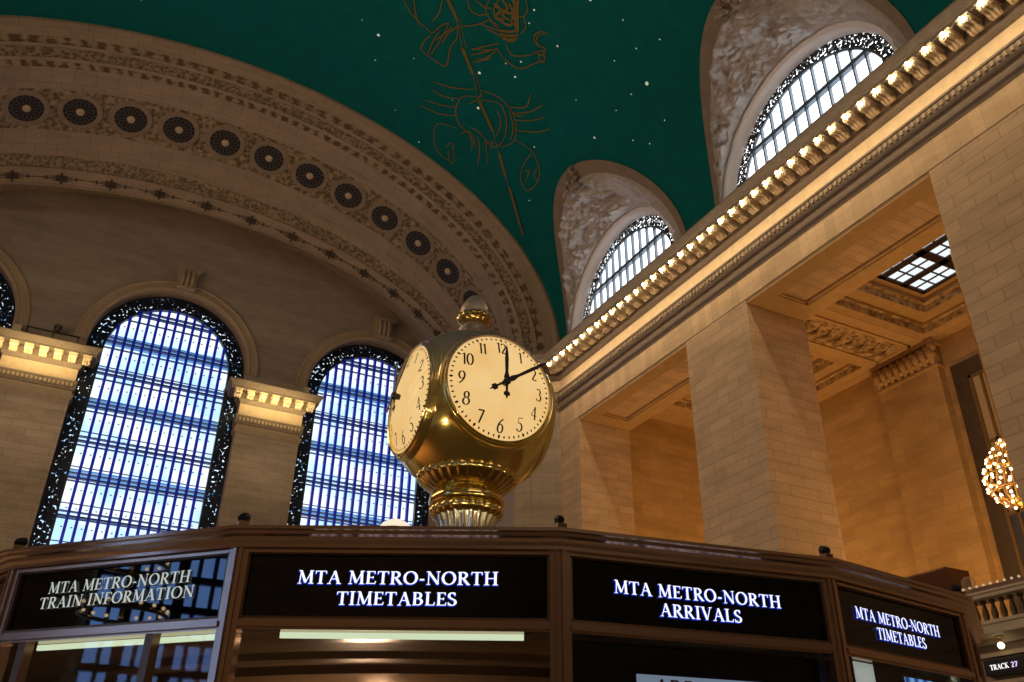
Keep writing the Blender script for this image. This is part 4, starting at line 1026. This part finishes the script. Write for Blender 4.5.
# things inside: drum of shelves, lit panels, ceiling
m = MB(); m.lathe([(1.75, -1.2), (1.75, .30), (1.80, .31), (1.80, .36), (1.75, .37), (1.75, .47), (1.86, .48), (1.90, .53), (1.86, .56), (1.7, .57)], 64, (BC.x, BC.y, 0)); m.build('inner_drum', M['drum'], booth, smooth=False)
m = MB(); m.prism([tuple(BC+(v-BC)*.97) for v in V], .01, Matrix.Translation((0, 0, .605))).build('inner_ceiling', M['bronze_dark'], booth)
smooth_by_angle(MB().lathe([(2.86, .604), (2.80, .585), (2.72, .58), (2.70, .598), (2.45, .598), (2.43, .575), (2.38, .57), (2.36, .59), (2.2, .592), (2.18, .56), (2.02, .55), (2.0, .58), (1.8, .59)], 96, (BC.x, BC.y, 0)).build('reflection_rings', M['drum'], booth), 30)  # rings added to imitate a curved brown reflection in the glass
def tube_light(i, s0, s1, d, z, name='ceiling_light'):
    A = V[i]; B = V[(i+1) % NV]; e = (B-A).normalized(); n = Vector((e.y, -e.x)); q = []
    for (s, dd, zz) in ((s0, -d, z), (s1, -d, z), (s1, -d-.012, z), (s0, -d-.012, z), (s0, -d, z+.018), (s1, -d, z+.018), (s1, -d-.012, z+.018), (s0, -d-.012, z+.018)):
        q.append((A.x+e.x*s+n.x*dd, A.y+e.y*s+n.y*dd, zz))
    m = MB()
    for f in ((0, 1, 2, 3), (7, 6, 5, 4), (0, 4, 5, 1), (1, 5, 6, 2), (2, 6, 7, 3), (3, 7, 4, 0)): m.face([q[k] for k in f])
    m.build(name, M['tube'], booth)
tube_light(1, .17, .99, .05, .568); tube_light(0, .16, .97, .06, .566); tube_light(4, .15, .7, .10, .55); tube_light(NV-1, .3, .9, .1, .55)

# small spotlights on the corners of the roof, aimed at the clock
def roof_spot(p, label, lean):
    t = thing('roof_spotlight', label, 'spotlight', (p[0], p[1], .926))
    d = (Vector((BC.x, BC.y, 2.4))-Vector((p[0], p[1], .97))).normalized(); c = Vector((p[0], p[1], .966))
    MB().box(p[0]-.018, p[0]+.018, p[1]-.018, p[1]+.018, .925, .950).build('base', M['bronze_dark'], t)
    m = MB(); m.lathe([(0, -.015), (.012, -.015), (.016, -.005), (.017, .018), (.015, .02), (.0, .015)], 14, c, (d.x, d.y, d.z*.6)); m.build('lamp_head', M['black_paint'], t, smooth=False)
    m = MB(); m.tube([(p[0]-.017, p[1], .95), (p[0]-.018, p[1], .968)], .004, 6); m.build('yoke', M['black_paint'], t)
    return t
spl = {0: 'small dark spotlight on the booth roof corner, leftmost in the photo', 1: 'small dark spotlight on the booth roof left of the lit TIMETABLES sign in front', 2: 'small dark spotlight on the booth roof above the corner right of the front TIMETABLES sign', 3: 'small dark spotlight on the booth roof above the corner right of the ARRIVALS sign', 4: 'small dark spotlight on the booth roof corner nearest the balustrade globe'}
for i in range(5):
    v = V[i]; p = BC+(v-BC)*1.0; roof_spot(p, spl[i], 0)
t = thing('dome_lamp', 'low glowing opal dome lamp on the booth roof beside the clock pedestal', 'lamp', (1.03, 2.94, .926))
MB().lathe([(.0, .046), (.028, .043), (.05, .03), (.062, .01), (.064, 0)], 24, (1.03, 2.94, .942)).build('opal_dome', M['dome'], t, smooth=True)
MB().lathe([(.07, -.012), (.066, -.006), (.069, .0), (.066, .006), (.0, .006)], 24, (1.03, 2.94, .942)).build('rim', M['bronze'], t)

# ------------------------------------------------------------------ the four-faced clock
CC = Vector((BC.x, BC.y, 2.71)); RB = .62; FO = .470; RD = .398
clock = thing('brass_clock', 'polished brass ball clock with four lit dials on the booth roof', 'clock', (BC.x, BC.y, .936))
# body: a ball pressed flat at the four dials
rows = []; NU, NVV = 128, 96
for i in range(NU):
    a = 2*PI*i/NU; row = []
    for j in range(NVV+1):
        b = PI*j/NVV; p = Vector((math.sin(b)*math.cos(a), math.sin(b)*math.sin(a), -math.cos(b)))*RB
        lim = FO
        p.x = max(-lim, min(lim, p.x)); p.y = max(-lim, min(lim, p.y)); row.append(CC+p)
    rows.append(row)
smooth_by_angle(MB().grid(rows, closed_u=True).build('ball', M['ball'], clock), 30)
NUM = ['12', '1', '2', '3', '4', '5', '6', '7', '8', '9', '10', '11']
def leaf_hand(m, P, ang_, Lt, w, tail, h):
    """slim hand: shaft swelling near the hub, leaf tip, trefoil counterpoise"""
    ca, sa = math.cos(ang_), math.sin(ang_)
    Q = lambda r, s, hh=h: P(r*sa+s*ca, r*ca-s*sa, hh)
    def poly(pts): m.face([Q(*p) for p in pts]); m.face([Q(p[0], p[1], h-.006) for p in pts][::-1])
    poly([(0, -w*.9), (Lt*.12, -w*1.5), (Lt*.25, -w*.75), (Lt*.6, -w*.95), (Lt*.8, -w*.7), (Lt, 0), (Lt*.8, w*.7), (Lt*.6, w*.95), (Lt*.25, w*.75), (Lt*.12, w*1.5), (0, w*.9)])
    poly([(0, -w*.8), (0, w*.8), (-tail*.55, w*.5), (-tail*.62, w*1.6), (-tail*.78, w*1.6), (-tail*.8, w*.6), (-tail, 0), (-tail*.8, -w*.6), (-tail*.78, -w*1.6), (-tail*.62, -w*1.6), (-tail*.55, -w*.5)])
def clock_face(n, up_=Vector((0, 0, 1))):
    r_ = up_.cross(n)                               # to the reader's right
    r_ = -n.cross(up_) if False else up_.cross(n)
    dome = lambda x, y: .065*max(0, 1-(x*x+y*y)/RD**2)
    def P(x, y, h=0.0): return CC+n*(FO+.005+dome(x, y)+h)+r_*x+up_*y
    def Pf(x, y, h=0.0): return CC+n*(FO+.005+h)+r_*x+up_*y
    N = 72
    d = MB().grid([[P(r*math.cos(2*PI*i/N), r*math.sin(2*PI*i/N)) for r in [RD*k/10 for k in range(10, -1, -1)]] for i in range(N)], closed_u=True).build('dial', M['dial'], clock, smooth=True)
    m = MB()
    for k in range(60):
        a = 2*PI*k/60; big = k % 5 == 0; r = RD-.028; l, w = (.017, .0105) if big else (.0125, .0075)
        q = lambda dr, ds: P((r+dr)*math.sin(a)+ds*math.cos(a), (r+dr)*math.cos(a)-ds*math.sin(a), .003)
        m.face([q(-l, 0), q(0, w), q(l, 0), q(0, -w)])
    m.build('minute_marks', M['black_paint'], d)
    h = .094
    for k, tx in enumerate(NUM):
        m = MB()
        a = 2*PI*k/12; cx, cy = .298*math.sin(a), .298*math.cos(a)
        glyphs(m, tx, lambda x, y, cx=cx, cy=cy: P(cx+x*.92, cy+y-h*.5, .003), h, spacing=-.02, bold=.95)
        m.build('numeral', M['black_paint'], d)
    m = MB(); leaf_hand(m, lambda x, y, hh: Pf(x, y, .115+hh), math.radians(-1), .285, .014, .135, .006); m.build('hour_hand', M['black_paint'], d)
    m = MB(); leaf_hand(m, lambda x, y, hh: Pf(x, y, .128+hh), math.radians(55), .40, .0135, .17, .006)
    m.lathe([(.0, .012), (.022, .012), (.028, .0), (.02, -.05), (.0, -.05)], 18, Pf(0, 0, .13), n); m.build('minute_hand', M['black_paint'], d)
    prof = [(RD-.006, .0), (RD-.002, .016), (RD+.006, .020), (RD+.013, .012), (RD+.016, .0), (RD+.022, .004), (RD+.028, -.002), (RD+.032, -.014), (RD+.038, -.012), (RD+.044, -.022), (RD+.05, -.05)]
    MB().lathe([(.428+.0085*math.cos(2*PI*q/10), .0085*math.sin(2*PI*q/10)) for q in range(11)], 96, CC+n*.450, n).build('ridge_ring', M['silver_brass'], clock, smooth=True)
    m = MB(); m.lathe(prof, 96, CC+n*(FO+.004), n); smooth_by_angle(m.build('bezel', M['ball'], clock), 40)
for n in (Vector((0, -1, 0)), Vector((-1, 0, 0)), Vector((0, 1, 0)), Vector((1, 0, 0))): clock_face(n)
# finial
c0 = (CC.x, CC.y, 0); zt = CC.z+RB
MB().lathe([(.20, zt-.06), (.17, zt+.0), (.12, zt+.03), (.10, zt+.06), (.12, zt+.075), (.10, zt+.09), (.085, zt+.12)], 40, c0).build('finial_base', M['brass_grey'], clock, smooth=True)
lf = lambda a, i: 1+.10*abs(math.sin(7*a))*(i in (2, 3, 4))
MB().lathe([(.08, zt+.10), (.09, zt+.12), (.112, zt+.15), (.126, zt+.18), (.12, zt+.198), (.10, zt+.20)], 84, c0, fn=lf).build('finial_leaves', M['brass_dark'], clock, smooth=True)
rib = lambda a, i: 1+.05*math.cos(16*a+i*PI)
MB().lathe([(.095, zt+.195), (.108, zt+.225), (.106, zt+.255), (.098, zt+.285), (.083, zt+.32), (.062, zt+.355), (.036, zt+.385), (.012, zt+.40), (.0, zt+.402)], 64, c0, fn=rib).build('finial_acorn', M['brass_grey'], clock, smooth=True)
# pedestal: leaf cup, ring, bead lobes, fluted column
lob = lambda a, i: 1+(.055*abs(math.cos(15*a)) if i in (2, 3, 4) else .02*abs(math.cos(15*a)))
MB().lathe([(.225, 2.09), (.25, 2.10), (.285, 2.125), (.325, 2.16), (.350, 2.192), (.345, 2.204), (.315, 2.185), (.24, 2.14)], 180, c0, fn=lob).build('leaf_cup', M['brass'], clock, smooth=True)
MB().lathe([(.20, 2.10), (.235, 2.095), (.245, 2.085), (.248, 2.06), (.262, 2.04), (.270, 2.01), (.258, 1.985), (.235, 1.975)], 64, c0).build('collar_ring', M['brass'], clock, smooth=True)
lob2 = lambda a, i: 1+(.07*abs(math.cos(12*a)) if 1 <= i <= 4 else .02)
MB().lathe([(.215, 1.99), (.235, 1.975), (.245, 1.95), (.238, 1.925), (.222, 1.91), (.205, 1.90)], 168, c0, fn=lob2).build('bead_lobes', M['brass'], clock, smooth=True)
flu = lambda a, i: 1-.075*abs(math.sin(12*a))
MB().lathe([(.232, 1.94), (.222, 1.90), (.20, 1.85), (.188, 1.75), (.182, 1.4), (.19, 1.05), (.25, .98), (.27, .937)], 192, c0, fn=flu).build('fluted_column', M['silver_brass'], clock, smooth=True)

# ------------------------------------------------------------------ gilt figures and stars painted on the vault
def on_vault(y, x): return vault_pt(y, x=x, inset=.05)
FIG = {'painted_ecliptic_band':[(0,0.15,[(8.95,25.62),(10.49,26.95)]),(0,0.15,[(11.32,28.17),(12.33,29.07)]),(0,0.15,[(13.2,30.18),(14.53,31.23)]),(0,0.15,[(15.32,32.08),(16.18,32.97)]),(0,0.15,[(16.56,33.31),(18.22,34.87)]),(0,0.03,[(10.49,26.95),(11.32,28.17)]),(0,0.03,[(10.57,26.84),(11.47,28.03)]),(0,0.03,[(12.33,29.07),(13.2,30.18)]),(0,0.03,[(12.42,28.94),(13.31,30.01)]),(0,0.03,[(14.53,31.23),(15.32,32.08)]),(0,0.03,[(16.18,32.97),(16.56,33.31)])],'painted_crab_figure':[(0,0.055,[(13.06,30.07),(12.48,30.67),(12.55,31.67),(13.03,32.28),(13.68,32.4),(14.29,32.84)]),(0,0.055,[(13.33,30.04),(14.03,29.52),(14.6,29.9),(15.03,30.74),(15.15,31.74)]),(0,0.055,[(13.01,29.59),(13.7,29.25),(14.47,29.27),(15.12,29.79),(15.5,30.69),(15.26,31.58)]),(0,0.055,[(14.47,29.27),(15.04,28.56),(14.88,27.74)]),(0,0.055,[(14.75,29.45),(15.28,28.65),(15.56,27.78)]),(0,0.055,[(14.98,29.7),(15.6,28.9),(15.9,28.23)]),(0,0.055,[(15.29,30.12),(16.01,29.29),(16.35,28.52)]),(0,0.055,[(14.61,29.36),(14.91,29.39),(15.22,29.07)]),(0,0.055,[(10.98,30.94),(11.86,30.56),(12.75,29.82)]),(0,0.055,[(11.12,31.47),(11.82,31.33),(12.39,30.89)]),(0,0.055,[(11.09,32.3),(11.89,31.93),(12.47,31.49)]),(0,0.055,[(11.0,32.79),(11.97,32.55),(12.75,31.88)]),(0,0.055,[(15.55,30.61),(16.31,30.38),(17.0,30.75),(17.33,31.53),(17.24,32.47),(16.77,32.35),(16.47,31.6),(16.4,30.54)]),(0,0.055,[(16.97,32.16),(16.77,31.42),(16.69,31.71)]),(0,0.055,[(16.95,30.83),(17.02,31.32),(17.26,31.51)]),(0,0.055,[(13.09,32.63),(12.22,33.13),(12.28,33.94),(12.86,34.81),(13.61,34.88),(13.85,34.74),(13.29,33.72),(13.11,34.23)]),(0,0.055,[(13.61,34.88),(13.31,34.31)]),(0,0.055,[(13.68,32.4),(14.07,32.81),(14.19,33.26)]),(0,0.055,[(14.08,32.21),(14.44,32.65),(14.86,33.77)]),(0,0.055,[(14.48,32.01),(14.78,32.52),(15.2,33.16)]),(0,0.055,[(13.35,32.77),(13.7,32.23),(14.29,32.84)]),(0,0.055,[(13.57,31.96),(14.02,31.86),(14.7,32.03)]),(0,0.055,[(14.7,32.03),(14.97,31.97),(15.06,31.56)]),(0,0.055,[(14.51,32.26),(14.77,31.79),(14.89,32.22)]),(0,0.055,[(14.13,29.93),(14.6,30.46),(14.76,31.37)]),(0,0.055,[(14.55,29.43),(15.12,30.08),(15.38,30.85)]),(0,0.055,[(13.16,29.7),(13.08,30.31),(12.9,30.76)])],'painted_draped_figure':[(0,0.055,[(7.99,27.59),(8.39,27.95),(8.93,28.21),(9.81,28.42)]),(0,0.055,[(8.38,27.3),(8.82,28.07),(9.2,28.45)]),(0,0.055,[(9.49,26.46),(9.64,27.2),(9.56,27.75)]),(0,0.055,[(9.81,28.42),(10.02,27.67),(10.24,27.38)]),(0,0.055,[(9.78,28.56),(9.66,29.12),(9.67,29.59)]),(0,0.055,[(9.67,29.59),(10.09,29.72),(10.92,29.73),(11.08,29.46),(10.83,28.49),(10.86,27.76),(10.49,26.95)]),(0,0.055,[(10.23,29.61),(10.28,28.26),(10.24,27.38)]),(0,0.055,[(10.09,28.65),(10.33,27.98),(10.45,27.43)]),(0,0.055,[(10.43,28.6),(10.44,27.89),(10.64,27.27)]),(0,0.055,[(10.09,29.72),(10.02,28.71),(10.07,27.98)]),(0,0.055,[(10.64,27.27),(11.29,26.59),(11.67,25.92)]),(0,0.055,[(11.64,27.88),(12.36,27.31),(12.63,26.93)]),(0,0.055,[(11.79,28.21),(12.28,27.51),(12.63,26.93)]),(0,0.055,[(12.01,28.48),(12.35,28.03),(12.67,27.01)]),(0,0.055,[(11.74,27.9),(12.04,27.39),(12.57,26.64)]),(0,0.055,[(12.06,28.19),(12.52,27.82),(12.54,27.49)]),(0,0.055,[(12.63,26.93),(13.1,27.16),(13.87,27.06),(14.27,26.27),(14.47,25.81)]),(0,0.055,[(12.81,26.41),(13.32,26.7),(13.9,26.09),(14.05,25.7)]),(0,0.055,[(14.05,25.7),(14.35,25.6),(14.28,25.22),(13.95,25.35),(13.64,25.12),(13.75,24.67),(14.09,24.49)]),(0,0.055,[(14.06,25.34),(13.8,25.18),(13.77,24.87),(13.98,24.54)]),(0,0.055,[(14.06,25.57),(14.45,25.94),(14.53,25.73),(14.26,25.35)]),(0,0.055,[(14.16,25.58),(14.25,25.36)]),(0,0.055,[(14.22,25.74),(14.39,25.55)]),(0,0.055,[(10.44,25.7),(10.78,26.05),(11.2,26.01),(11.53,25.62)]),(0,0.055,[(10.75,25.44),(11.2,25.48),(11.54,25.29)]),(0,0.055,[(11.23,25.02),(11.33,25.57),(11.73,25.86),(12.19,25.88)]),(0,0.055,[(11.59,24.71),(11.6,25.23),(11.88,25.62),(12.35,25.51)]),(0,0.055,[(12.53,23.86),(12.81,24.22),(12.84,24.61),(13.13,24.98),(13.11,25.44)]),(0,0.055,[(12.67,24.78),(12.84,24.61)]),(0,0.055,[(11.67,25.92),(12.46,26.07),(12.89,26.22),(13.07,25.7),(12.63,25.03),(12.3,24.07)]),(0,0.055,[(11.38,26.4),(11.98,26.19),(12.42,26.0)]),(0,0.055,[(11.74,26.41),(12.38,26.26),(12.73,26.26)]),(0,0.11,[(11.49,25.01),(11.87,25.09),(11.84,25.55),(12.22,25.42)]),(0,0.11,[(11.71,24.6),(12.07,24.8),(12.04,25.26),(12.39,25.25)]),(0,0.11,[(12.07,24.29),(12.43,24.58),(12.46,24.98),(12.8,25.09)]),(0,0.11,[(12.26,26.04),(12.66,25.77),(12.89,25.47)]),(0,0.11,[(12.38,26.19),(12.76,25.96),(12.99,25.65)]),(0,0.11,[(12.57,26.28),(12.85,26.14),(13.04,25.82)]),(0,0.11,[(12.12,24.23),(12.86,25.47)]),(0,0.11,[(12.24,24.13),(12.96,25.47)]),(0,0.11,[(12.02,24.53),(12.38,24.83),(12.53,25.34)]),(0,0.11,[(11.62,25.1),(12.24,24.96),(12.44,24.67)]),(0,0.11,[(12.04,25.59),(12.45,25.53),(12.65,25.23)])],'stars':[(7.65,30.2,0.13),(12.54,28.77,0.13),(17.99,22.64,0.15),(13.36,30.62,0.12),(17.86,26.81,0.09),(13.03,24.0,0.08),(14.62,24.68,0.08),(13.93,27.6,0.09),(13.77,26.69,0.07),(13.16,24.72,0.06),(16.66,23.13,0.05),(17.84,23.63,0.05),(16.98,21.89,0.05),(19.12,23.04,0.05),(8.04,31.73,0.05),(11.87,35.11,0.06),(16.33,30.06,0.06),(14.61,21.78,0.1),(-3.04,33.46,0.05),(16.0,21.4,0.05),(17.38,20.75,0.05),(16.47,26.15,0.04),(18.85,25.1,0.05),(9.62,30.36,0.04),(12.24,27.43,0.05),(13.28,27.33,0.05),(17.55,32.86,0.05),(12.17,31.25,0.04),(10.05,34.07,0.04),(6.67,29.85,0.04),(17.81,24.83,0.04),(19.27,24.42,0.05),(18.86,28.33,0.04)]}
def paint_line(m, pts, w):
    P = [on_vault(p[1], p[0]) for p in pts]; rows = []
    for i, p in enumerate(P):
        t = (P[min(i+1, len(P)-1)]-P[max(i-1, 0)]).normalized(); nr = Vector(((p.x-XC)/AV**2, 0, (p.z-ZS)/BV**2)).normalized(); s = t.cross(nr).normalized()
        ww = .62*w*(.55+.45*math.sin(PI*min(1, max(0, (i+.6)/len(P))))); rows.append([p+s*ww, p-s*ww])
    m.grid(rows)
def spline(pts, k=5):
    if len(pts) < 3: return pts
    out = []; P = [Vector(p) for p in pts]; n = len(P)
    for i in range(n-1):
        a, b, c, d = P[max(i-1, 0)], P[i], P[i+1], P[min(i+2, n-1)]
        for j in range(k):
            t = j/k; out.append(tuple(.5*((2*b)+(c-a)*t+(2*a-5*b+4*c-d)*t*t+(3*b-a-3*c+d)*t**3)))
    out.append(tuple(P[-1])); return out
for nm in ('painted_ecliptic_band', 'painted_crab_figure', 'painted_draped_figure'):
    m = MB()
    for (k, w, pts) in FIG[nm]: paint_line(m, spline(pts) if len(pts) > 2 else pts, w)
    m.build(nm, M['gold_paint'], ceil)
rnd = random.Random(11); m = MB()
for (x, y, r) in FIG['stars']:
    p = on_vault(y, x); nr = Vector(((p.x-XC)/AV**2, 0, (p.z-ZS)/BV**2)).normalized(); a = nr.orthogonal().normalized(); b = nr.cross(a)
    m.face([p+(a*math.cos(2*PI*k/8)+b*math.sin(2*PI*k/8))*r*.6 for k in range(8)])
m.build('painted_stars', M['star'], ceil)

# ================================================================== LIGHT
w = bpy.data.worlds.new('world'); sc.world = w; w.use_nodes = True
w.node_tree.nodes['Background'].inputs[0].default_value = (.5, .6, .8, 1); w.node_tree.nodes['Background'].inputs[1].default_value = .3
def light(name, typ, loc, power, col, aim=None, **kw):
    d = bpy.data.lights.new(name, typ); d.energy = power; d.color = col
    for k, v in kw.items(): setattr(d, k, v)
    o = bpy.data.objects.new(name, d); COL.objects.link(o); o.location = (loc[0], loc[1], loc[2]+EYE)
    if aim is not None:
        v = Vector(aim)-Vector(loc); o.rotation_euler = v.to_track_quat('-Z', 'Y').to_euler()
    return o
# unseen area lights added to fill the hall from behind and from the left
light('rear_fill', 'AREA', (2, -31, 23), 1700, (1, .80, .62), aim=(4, 40, 24), shape='RECTANGLE', size=26, size_y=12)
light('left_fill', 'AREA', (-14, 24, 15.5), 2700, (1, .68, .42), aim=(21, 24, 13), shape='RECTANGLE', size=22, size_y=6)
light('vault_fill', 'AREA', (-14.3, 6, 22.7), 800, (1, .80, .60), aim=(8, 14, 34), shape='RECTANGLE', size=40, size_y=.6)  # unseen strip added on the left to brighten vault, arch and lunettes
light('booth_fill', 'POINT', (1.3, 4.0, .1), 22, (1, .75, .5), shadow_soft_size=.1)  # unseen point light added to brighten the booth's inside
light('cornice_fill', 'AREA', (19.75, 17, 21.0), 420, (1, .72, .42), aim=(20.75, 17, 18.6), shape='RECTANGLE', size=36, size_y=.05)  # added strip, boosts the bulbs' light on frieze and upper wall
for yc in (29.6, 17.3):
    light('ticket_hall_lamp', 'AREA', (27.5, yc, 4.8), 540, (1, .54, .19), aim=(28.3, yc, 20), shape='RECTANGLE', size=6, size_y=5)
for i in range(5):
    p = BC+(V[i]-BC)*.93; light('clock_spot', 'SPOT', (p.x, p.y, 1.02), 24, (1, .80, .48), aim=(BC.x, BC.y, 2.35), spot_size=.9, shadow_soft_size=.03)
for a, b, _ in piers[:2]:
    light('capital_strip_fill', 'AREA', ((a+b)/2, YE-1.25, 20.6), 75, (1, .74, .34), aim=((a+b)/2, YE-.3, 21.3), shape='RECTANGLE', size=3.6, size_y=.08)  # unseen strip added before each capital to brighten its brackets
    light('capital_front_fill', 'AREA', ((a+b)/2, YE-2.6, 16.5), 26, (1, .76, .46), aim=((a+b)/2, YE, 20), shape='RECTANGLE', size=3.4, size_y=.3)  # further unseen fill added for the capital's front

sc.view_settings.view_transform = 'Standard'; sc.view_settings.look = 'None'; sc.view_settings.exposure = 0
sc.cycles.use_denoising = True; sc.cycles.max_bounces = 6; sc.cycles.diffuse_bounces = 3; sc.cycles.glossy_bounces = 3; sc.cycles.transparent_max_bounces = 12; sc.cycles.sample_clamp_indirect = 4
